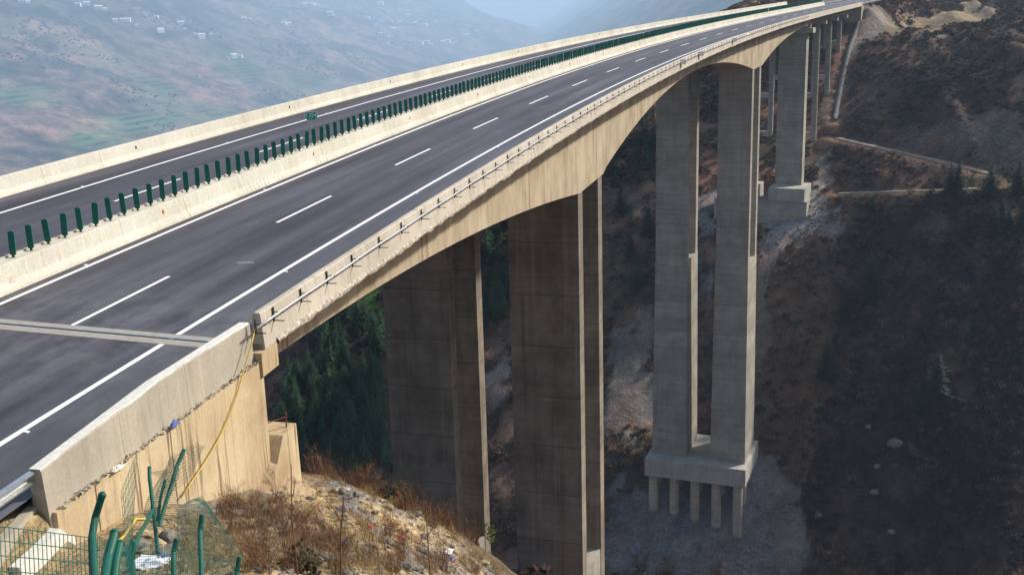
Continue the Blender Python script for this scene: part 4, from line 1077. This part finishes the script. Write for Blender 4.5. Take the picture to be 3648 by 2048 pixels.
# near side lower slope
N0 = 5200; X = rng.uniform(-45, 75, N0); Y = rng.uniform(9, 110, N0); k_ = (np.abs(X-RX(Y)+4.85) > 9) | (Y > 15)
X, Y = X[k_], Y[k_]; scatter('ravine_scrub', np.stack([X, Y, gz(X, Y)-.05], 1), rng.uniform(.5, 1.2, len(X)), [shr[0], shr[1], shr[2]], 'brown brush on the near side of the ravine', 'scrub')
# dry stalks and grass of the sandy slope
tw = [lib_obj('dry_stalks', [(twig_bush(21+k, 34, .9, .55, None, .0055), M_twig)]) for k in range(3)]+[lib_obj('dry_grass', [(twig_bush(31+k, 46, .42, .9, None, .006), M_straw)]) for k in range(2)]
def near_pts(n, poly, tmin=8.0):
    xs = [p[0] for p in poly]; ys = [p[1] for p in poly]; out = []
    while len(out) < n:
        a = rng.uniform(min(xs), max(xs)); b = rng.uniform(min(ys), max(ys))
        if inpoly(np.array([a]), np.array([b]), poly)[0]:
            p = hit(a, b, tmin)
            if p is not None and (p-CAM).length < 75 and p.x > 7.3: out.append(p)
    return out
pp = near_pts(60, [(560,1290),(760,1290),(920,1446),(600,1446),(590,1390)])+near_pts(50, [(760,1300),(1000,1330),(1250,1446),(900,1446)])+near_pts(22, [(530,1270),(700,1262),(720,1300),(560,1320)])
scatter('dry_brush', [p-Vector((0, 0, .03)) for p in pp], rng.uniform(.45, 1.15, len(pp)), tw[:3], 'reddish brown dry stalks on the sandy slope', 'brush', .25)
pp = near_pts(480, [(430,1330),(760,1180),(900,1200),(1100,1300),(1300,1430),(1300,1446),(420,1446)])
scatter('dry_grass', [p-Vector((0, 0, .03)) for p in pp], rng.uniform(.35, 1.0, len(pp)), tw[3:], 'tufts of dry straw on the sandy slope', 'grass', .3)
pp = [hit(a, b, 8) for a, b in zip(np.linspace(790, 1300, 75), np.interp(np.linspace(790, 1300, 75), [790, 900, 1000, 1100, 1200, 1300], [1192, 1228, 1275, 1322, 1360, 1440]))]
pp = [p+Vector((rng.uniform(-.5, .5), rng.uniform(-.2, 1.2), 0)) for p in pp if p is not None and (p-CAM).length < 70]; pp = [G(p.x, p.y, -.05) for p in pp]
scatter('crest_brush', pp, rng.uniform(.7, 1.7, len(pp)), tw, 'dry brush along the crest of the sandy slope', 'brush', .3)

# bare saplings that stand out singly near the camera
def sapling(px, py, dist_, h, label):
    base = at_dist(px, py, dist_); r = random.Random(px); m = MB(); top = base+Vector((r.uniform(-.1, .1), .1, h))
    mid = base.lerp(top, .5)+Vector((r.uniform(-.05, .05), 0, 0)); m.tube([base-Vector((0, 0, .5)), mid, top], [.011, .008, .004], 5)
    for k in range(5):
        a = base.lerp(top, r.uniform(.25, .9)); e = a+Vector((r.uniform(-.5, .5), r.uniform(-.3, .3), r.uniform(.15, .45)))*h*.8; m.tube([a, a.lerp(e, .5)+Vector((0, 0, .03)), e], [.006, .004, .002], 4)
    tag(m.build('bare_sapling', M_twig), label, 'sapling', 'bare saplings on the sandy slope')
sapling(750, 1425, 12, 1.1, 'forked bare sapling at the bottom edge of the sandy slope')
sapling(1083, 1440, 14, .9, 'thin bare sapling below the striped litter bag')
sapling(850, 1446, 10, .7, 'short bare sapling right of the forked sapling')
# small green bush at the crest against the brown pier, and vine at the pier foot
def bush(name, p, n, r_, h, mat, label, cat, ls=.07):
    m = leaf_clump(int(p.x*10), n, r_, h, None, ls); m.v = [v+p for v in m.v]; o = m.build(name, mat); return tag(o, label, cat)
bush('green_bush', hit(988, 1262, 8), 420, .9, .8, M_scrub, 'olive green bush on the crest in front of the far brown pier', 'bush')
bush('leafy_vine', hit(1222,1385,8)+Vector((.1, .3, .1)), 200, .22, .9, M_shoot, 'yellow green leafy shrub at the foot of the far brown pier', 'bush', .05)
bush('green_bush', hit(760, 1440, 8), 260, .5, .4, M_scrub, 'low green bush at the bottom edge among dry stalks', 'bush', .05)

# conifers
def conifer(seed, h, rad, dense=1.0, bw=.30):
    r = random.Random(seed); m = MB(); layers = int(15*dense)
    for i in range(layers):
        f = i/(layers-1); z = h*(.10+.88*f); rr = rad*(1-f)**.75*(.85+.3*r.random())+.06; nb = int(5+7*(1-f))
        for k in range(nb):
            a = 6.283*k/nb+r.uniform(-.4, .4); L = rr*r.uniform(.65, 1.15); d = Vector((math.cos(a), math.sin(a), 0)); s_ = Vector((-math.sin(a), math.cos(a), 0))
            b = Vector((0, 0, z)); up_ = r.uniform(.05, .45)
            for q_ in range(3):
                f0, f1 = q_/3, (q_+1)/3; wv = L*bw*(1-q_*.22)
                p0 = b+d*L*f0+Vector((0, 0, up_*L*f0-.10*L*q_)); p1 = b+d*L*f1+Vector((0, 0, up_*L*f1-.10*L*(q_+1)+r.uniform(-.06, .06)))
                m.add([p0-s_*wv*.5, p1-s_*wv*.35+Vector((0, 0, r.uniform(-.12, .02)*L)), p1+d*.12*L, p1+s_*wv*.35+Vector((0, 0, r.uniform(-.12, .02)*L)), p0+s_*wv*.5], [(0, 1, 2, 3, 4)])
    tr = MB().tube([(0, 0, -.4), (0, 0, h*.5), (0, 0, h*.97)], [h*.016+.03, h*.011+.02, .015], 6)
    return m, tr
TREE = []
for k, (h, rad) in enumerate([(7, 1.9), (8.5, 2.1), (6, 1.7), (7.5, 1.6)]):
    cm, tm = conifer(100+k, h, rad); a = bpy.data.meshes.new('crown'); a.from_pydata([tuple(v) for v in cm.v], [], cm.f); a.materials.append(M_fir if k % 2 == 0 else M_fir2)
    b = bpy.data.meshes.new('trunk'); b.from_pydata([tuple(v) for v in tm.v], [], tm.f); b.materials.append(M_bark); TREE.append((h, a, b))
for k, (h, rad) in enumerate([(8, 1.95), (7, 1.7)]):
    cm, tm = conifer(200+k, h, rad, 2.0, .52); a = bpy.data.meshes.new('crown'); a.from_pydata([tuple(v) for v in cm.v], [], cm.f); a.materials.append(M_cyp)
    TREE.append((h, a, TREE[0][2]))
def tree(p, h, label, group, kind=None, wide=1.0):
    k = rng.integers(0, 4) if kind is None else kind; h0, a, b = TREE[k]; s_ = h/h0
    r_ = bpy.data.objects.new('conifer', None); r_.empty_display_size = .5; r_.location = p; r_.rotation_euler = (0, 0, rng.uniform(0, 6.28)); r_.scale = (s_*wide, s_*wide, s_); link(r_)
    tag(r_, label, 'tree', group)
    for d_, nm in ((a, 'crown'), (b, 'trunk')): link(bpy.data.objects.new(nm, d_), r_)
    return r_
def px_height(p, npx): return npx*DSP*(p-CAM).length/FPX/math.cos(PITCH)*1.05
for bx_, by_, hp_, lb in [(2408,492,82,'taller of the pair of dark cypresses just below the upper dirt track'),(2388,495,70,'shorter left cypress of the pair below the upper dirt track'),
    (2489,510,86,'lone dark cypress on the slope right of the cypress pair'),(2560,500,84,'dark cypress at the right edge beside the junction of the tracks'),
    (2496,600,80,'dark cypress on the dark slope below the lone cypress'),(2536,585,56,'small cypress left of the right edge on the dark slope'),(2568,600,90,'cypress at the right edge below the tracks'),
    (2190,762,110,'dark conifer standing alone in the middle of the dark slope'),(2130,800,70,'small conifer left of the lone conifer on the dark slope'),(2194,540,44,'thin small cypress under the lower dirt track'),
    (2355,1010,110,'broad green conifer low on the dark slope'),(2320,1050,90,'conifer below and left of the broad green conifer'),
    (2080,960,100,'conifer at the left margin of the dark slope'),(2520,560,50,'low cypress between the taller ones at the right edge'),
    (1586,650,60,'small conifer between the brown pier and the grey pier'),(1607,730,62,'lower conifer between the brown pier and the grey pier'),
    (1561,540,66,'slim cypress on the slope right of the brown pier top'),(1632,600,90,'dark conifer close against the left edge of the grey pier')]:
    p = hit(bx_, by_, 90)
    if p is not None: tree(p, px_height(p, hp_)*1.1, lb, 'conifers on the far slope', 4+len(lb) % 2, 1.15)
RL = ['in the wood left of the far brown pier', 'between the two brown piers', 'high on the slope between brown and grey piers', 'scattered on the slope between brown and grey piers']
regs = [([(655,1180),(740,950),(800,840),(890,760),(955,820),(965,1000),(985,1200),(740,1180)], 195, 62), ([(1205,580),(1285,540),(1285,830),(1205,840)], 46, 52), ([(1520,420),(1575,330),(1645,270),(1650,460),(1560,470)], 30, 50),
        ([(1525,500),(1645,560),(1640,780),(1525,760)], 9, 40)]
for ri_, (poly, n, hp_) in enumerate(regs):
    xs = [q_[0] for q_ in poly]; ys = [q_[1] for q_ in poly]; c_ = 0; g_ = 0
    while c_ < n and g_ < 4000:
        g_ += 1; a, b = rng.uniform(min(xs), max(xs)), rng.uniform(min(ys), max(ys))
        if not inpoly(np.array([a]), np.array([b]), poly)[0]: continue
        p = hit(a, b, 90)
        if p is None or (p-CAM).length > 420: continue
        p = p+Vector((rng.uniform(-1, 1), rng.uniform(-1, 1), 0)); p = G(p.x, p.y)
        kd = int(rng.integers(0, 4)); tree(p, px_height(p, hp_)*rng.uniform(.6, 1.5), ('dark' if kd % 2 == 0 else 'lighter')+' green conifer '+RL[ri_], 'conifers of the wood under the bridge', kd, 1.05); c_ += 1

# ------------------------------------------------------------------ rocks and litter
def rock_mesh(seed, mat):
    r = random.Random(seed); bm = bmesh.new(); bmesh.ops.create_icosphere(bm, subdivisions=2, radius=1)
    for v in bm.verts:
        k = 1+.22*math.sin(v.co.x*3+seed)+.16*math.sin(v.co.y*5+seed*2)+r.uniform(-.08, .08); v.co *= k; v.co.z *= .7
    me = bpy.data.meshes.new('rock'); bm.to_mesh(me); bm.free(); me.materials.append(mat); return me
RM = [rock_mesh(1, M_rock), rock_mesh(2, M_rock), rock_mesh(3, M_rockt), rock_mesh(4, M_rock)]
def rock(p, s_, label=None, grp='loose rocks on the sandy slope', k=None):
    o = bpy.data.objects.new('rock', RM[k if k is not None else rng.integers(0, 4)]); o.location = p+Vector((0, 0, s_*.25)); o.scale = (s_, s_*rng.uniform(.7, 1.1), s_*rng.uniform(.6, 1)); o.rotation_euler = (rng.uniform(-.3, .3), rng.uniform(-.3, .3), rng.uniform(0, 6)); link(o)
    tag(o, label or 'loose stone lying on the sandy slope', 'rock', grp)
def rk(px, py, s_, label=None, k=None):
    p = hit(px, py, 8)
    if p is not None: rock(p, s_, label, k=k)
rk(873, 1213, .32, 'dark boulder at the foot of the wing wall corner'); rk(862, 1242, .22, 'dark stone below the corner footing of the wing wall')
rk(1045, 1253, .28, 'dark boulder just right of the wing wall corner block'); rk(1172, 1263, .2, 'grey stone right of the boulder by the corner block')
rk(430, 1360, .28, 'grey stone above the white rag pile', 0); rk(385, 1345, .26, 'tan stone in the pile behind the green posts', 2); rk(395, 1400, .3, 'rounded tan stone in front of the stone pile', 2)
rk(360, 1385, .28, 'grey rounded stone in the pile behind the green posts', 1); rk(415, 1395, .26, 'grey stone at the right of the stone pile', 3); rk(370, 1350, .22, 'small tan stone at the back of the stone pile', 2)
rk(1590, 1880, .2)
for px, py, s_ in [(1594/1.416+0,1800/1.416,.3)]: rk(px, py, s_, 'dark boulder on the crest near the far brown pier foot')
pp = near_pts(260, [(600,1300),(760,1200),(900,1230),(1100,1320),(1280,1446),(620,1446)])
for p in pp: rock(p, float(rng.choice([.05, .07, .09, .13, .18], p=[.3, .3, .2, .14, .06])))
pp = near_pts(900, [(350,1330),(740,1190),(900,1225),(1100,1315),(1300,1446),(350,1446)])
scatter('gravel', pp, rng.uniform(.02, .06, len(pp)), [lib_obj('pebble', [(MB().add([v.co for v in RM[0].vertices], [tuple(f.vertices) for f in RM[0].polygons]), M_rockt)]), lib_obj('pebble', [(MB().add([v.co for v in RM[1].vertices], [tuple(f.vertices) for f in RM[1].polygons]), M_rock)])], 'small stones on the sandy slope', 'gravel')
bx = []
while len(bx) < 320:
    a, b = rng.uniform(2240, 2576), rng.uniform(300, 420)
    if inpoly(np.array([a]), np.array([b]), [(2240,325),(2330,330),(2440,292),(2576,330),(2576,430),(2420,395)])[0]:
        p = hit(a, b, 120)
        if p is not None: bx.append(p)
scatter('cutting_rubble', bx, rng.uniform(.12, .38, len(bx)), [LIB.objects['pebble.001']], 'broken rock on the pale cut face above the upper dirt track', 'stones')
# stones at the foot of the far slope
farst = []
for k in range(260):
    poly = [(1525,1240),(1960,1230),(1990,1446),(1525,1446)] if k < 120 else [(1900,510),(2110,540),(2060,620),(1900,600)]
    while True:
        a, b = rng.uniform(min(q_[0] for q_ in poly), max(q_[0] for q_ in poly)), rng.uniform(min(q_[1] for q_ in poly), max(q_[1] for q_ in poly))
        p = hit(a, b, 120)
        if p is not None and (p-CAM).length < 330: break
    farst.append(p)
scatter('slope_stones', farst, rng.uniform(.12, .5, len(farst)), [LIB.objects['pebble.001']], 'scattered stones on the grey spoil slope', 'stones')
for px, py, s_, lb in [(2250,1120,1.6,'large grey boulder slab on the dark slope'),(2200,1240,1.0,'pale boulder on the dark slope below the grey slab'),(2240,1340,.9,'pale boulder low on the dark slope'),(2060,1300,1.0,'grey boulder at the left foot of the dark slope'),(2183,1075,.8,'small grey boulder above the grey slab on the dark slope'),(2205,1175,.8,'grey boulder just under the grey slab')]:
    p = hit(px, py, 120)
    if p is not None: rock(p, s_, lb, 'boulders on the dark slope', 0)
def lit(px, py, sx_, sy_, sz_, mat, label, nm='plastic_scrap'):
    p = hit(px, py, 8); return crumple(nm, p+Vector((0, 0, .01)), sx_, sy_, sz_, mat, label, 'plastic litter')
lit(1120, 1388, .5, .35, .22, M_white, 'crumpled white plastic bag near the bottom of the sandy slope', 'plastic_bag'); lit(1134, 1408, .22, .2, .15, M_blue, 'small blue piece of the torn bag on the sandy slope')
lit(1141, 1412, .2, .15, .1, M_red, 'orange red piece beside the torn bag'); lit(1003, 1352, .22, .2, .1, M_red, 'red scrap on the slope left of the torn bag')
lit(1320*.0+931, 1327, .2, .15, .08, M_red, 'red scrap higher on the sandy slope below the crest'); lit(865, 1275, .2, .16, .06, M_blue, 'small blue scrap below the wing wall corner')
lit(1230*.0+868, 1233, .001+.25, .2, .12, M_white, 'white scrap by the corner footing'); lit(1228*.0+1148, 1287, .3, .2, .18, M_white, 'white plastic heap right of the dark hollow')
lit(1230*.0+864*.0+870*.0+ 865, 1366, .22, .2, .1, M_blue, 'blue scrap low on the sandy slope'); lit(868*.0+1230*.0+ 396, 1420, .9, .5, .14, M_white, 'pile of white and pale blue rags behind the green posts', 'rag_pile'); lit(410, 1412, .3, .2, .2, M_blue, 'pale blue rag on the white rag pile')

# ------------------------------------------------------------------ houses on the far valley side
HS = [(z_[0]/2.117/DSP, z_[1]/2.117/DSP, z_[2]) for z_ in [(590,42,40),(655,38,50),(745,72,60),(790,80,40),(870,165,40),(925,158,40),(965,160,40),(1035,198,30),(1180,132,30),(1365,185,50),(1395,222,25),(1210,238,50),(1470,262,25),(1520,285,55),(1590,262,25),(1720,440,20),(1765,432,50),(1815,430,30),(1840,148,40),(1885,150,30),(2140,185,40),(2180,188,40),(2203,200,20),(2300,43,40),(2355,42,40),(2395,45,30),(2490,112,50),(2515,118,25),(160,20,40),(210,18,30)]]
HS += [((1216+z_[0]/2.117)/DSP, z_[1]/2.117/DSP, z_[2]) for z_ in [(295,33,45),(200,140,30),(300,165,22),(265,190,22),(380,165,22),(440,180,40),(505,125,35),(555,180,35),(632,192,36),(710,172,30),(398,232,40),(300,262,30),(355,278,20),(600,333,40),(645,325,40),(680,340,25),(765,327,40),(800,320,45),(845,335,25),(945,275,40),(1022,235,25)]]
HL = []
POS = ['in the upper left of the valley side', 'left of the middle of the valley side', 'in the hazy middle of the valley side', 'farthest right and deepest in the haze']
for k, (px, py, wz) in enumerate(HS):
    p = hit(px, py+2, 500)
    if p is None: continue
    D = (p-CAM).length
    wd = max(9, wz/2.117*D/FPX*.95); hh_ = wd*rng.uniform(.42, .62); dp = wd*.55; hh_ = min(max(hh_, 8), 24)
    a = math.radians(rng.uniform(-25, 25))+math.atan2(-(p.x-CAM.x), p.y-CAM.y)
    hs = empty('house', p, None, 'house', 'white houses on the far valley side'); hs.rotation_euler = (0, 0, a)
    band = 0 if py < 28 else (1 if py < 60 else (2 if py < 85 else 3))
    HL.append((hs, px, band, 'long' if wz >= 45 else ('small' if wz <= 25 else 'two storey')))
    def hb(name, a0, b0, mat, par):
        m = MB().box(a0, b0); me_ = bpy.data.meshes.new(name); me_.from_pydata([tuple(v) for v in m.v], [], m.f); me_.materials.append(mat); o = bpy.data.objects.new(name, me_); link(o, par); return o
    wl_ = hb('wall', (-wd/2, -dp/2, -4), (wd/2, dp/2, hh_), M_hwall, hs)
    m = MB().add([(-wd/2-.5, -dp/2-.5, hh_), (wd/2+.5, -dp/2-.5, hh_), (wd/2+.5, dp/2+.5, hh_), (-wd/2-.5, dp/2+.5, hh_), (-wd/2-.5, 0, hh_+dp*.28), (wd/2+.5, 0, hh_+dp*.28)], [(0, 1, 5, 4), (2, 3, 4, 5), (0, 4, 3), (1, 2, 5), (3, 2, 1, 0)])
    me_ = bpy.data.meshes.new('roof'); me_.from_pydata([tuple(v) for v in m.v], [], m.f); me_.materials.append(M_hroof); link(bpy.data.objects.new('roof', me_), hs)
    nwin = max(2, int(wd/4))
    for fl_ in range(2 if hh_ > 6 else 1):
        for q_ in range(nwin):
            cx = -wd/2+wd*(q_+.5)/nwin; z0 = 1.2+fl_*hh_*.5; hb('window', (cx-.8, -dp/2-.06, z0), (cx+.8, -dp/2+.02, z0+1.5), M_hdark, wl_)

ORD = 'first second third fourth fifth sixth seventh eighth ninth tenth eleventh twelfth thirteenth fourteenth fifteenth sixteenth seventeenth eighteenth nineteenth twentieth'.split()
for b_ in range(4):
    rowh = sorted([h_ for h_ in HL if h_[2] == b_], key=lambda h_: h_[1])
    for n_, (hs, px, _, sz_) in enumerate(rowh):
        hs['label'] = 'white %s house, %s from left among the %s houses across the valley' % (sz_, ORD[min(n_, 19)], ['highest', 'upper', 'middle', 'lowest'][b_])
# ------------------------------------------------------------------ guardrail and kerb at the far end
m = MB()
for off in (6.3,):
    mm = sweep_mb(fr(331, 400, 5), [(off, .3), (off, .62), (off+.08, .62), (off+.08, .3)]); m.add(mm.v, mm.f)
fg = empty('guardrail', R(335, 6.3), 'thin pale guardrail where the road leaves the far end of the bridge', 'guardrail'); m.build('rail_beam', M_galv, fg)
for y in np.arange(333, 400, 4.0): MB().tube([R(y, 6.36, -.4), R(y, 6.36, .6)], .06, 6).build('post', M_galv, fg)
fg = empty('guardrail', R(333, -4.8), 'pale guardrail in the median beyond the bridge end', 'guardrail'); mm = sweep_mb(fr(331, 420, 5), [(-4.3, .3), (-4.3, .65), (-4.2, .65), (-4.2, .3)]); mm.build('rail_beam', M_galv, fg)
for y in np.arange(333, 420, 4.0): MB().tube([R(y, -4.25, -.4), R(y, -4.25, .6)], .06, 6).build('post', M_galv, fg)

# ------------------------------------------------------------------ haze
hz = MB().box((gx[0]-60, gy[0]-60, float(GH.min())-1.5), (gx[-1]+60, gy[-1]+60, float(GH.max())+20)).build('haze', None); tag(hz, kind='stuff')
hm = bpy.data.materials.new('haze'); hm.use_nodes = True; tn = hm.node_tree; tn.nodes.clear()
pv = tn.nodes.new('ShaderNodeVolumePrincipled'); ou = tn.nodes.new('ShaderNodeOutputMaterial'); tn.links.new(pv.outputs[0], ou.inputs['Volume'])
pv.inputs['Color'].default_value = (0.54, 0.75, 1.0, 1); pv.inputs['Density'].default_value = HAZE; pv.inputs['Anisotropy'].default_value = 0.2
hz.data.materials.append(hm)
print('verts', nx, ny, 'zrange', GH.min(), GH.max(), 'objects', len(bpy.data.objects))
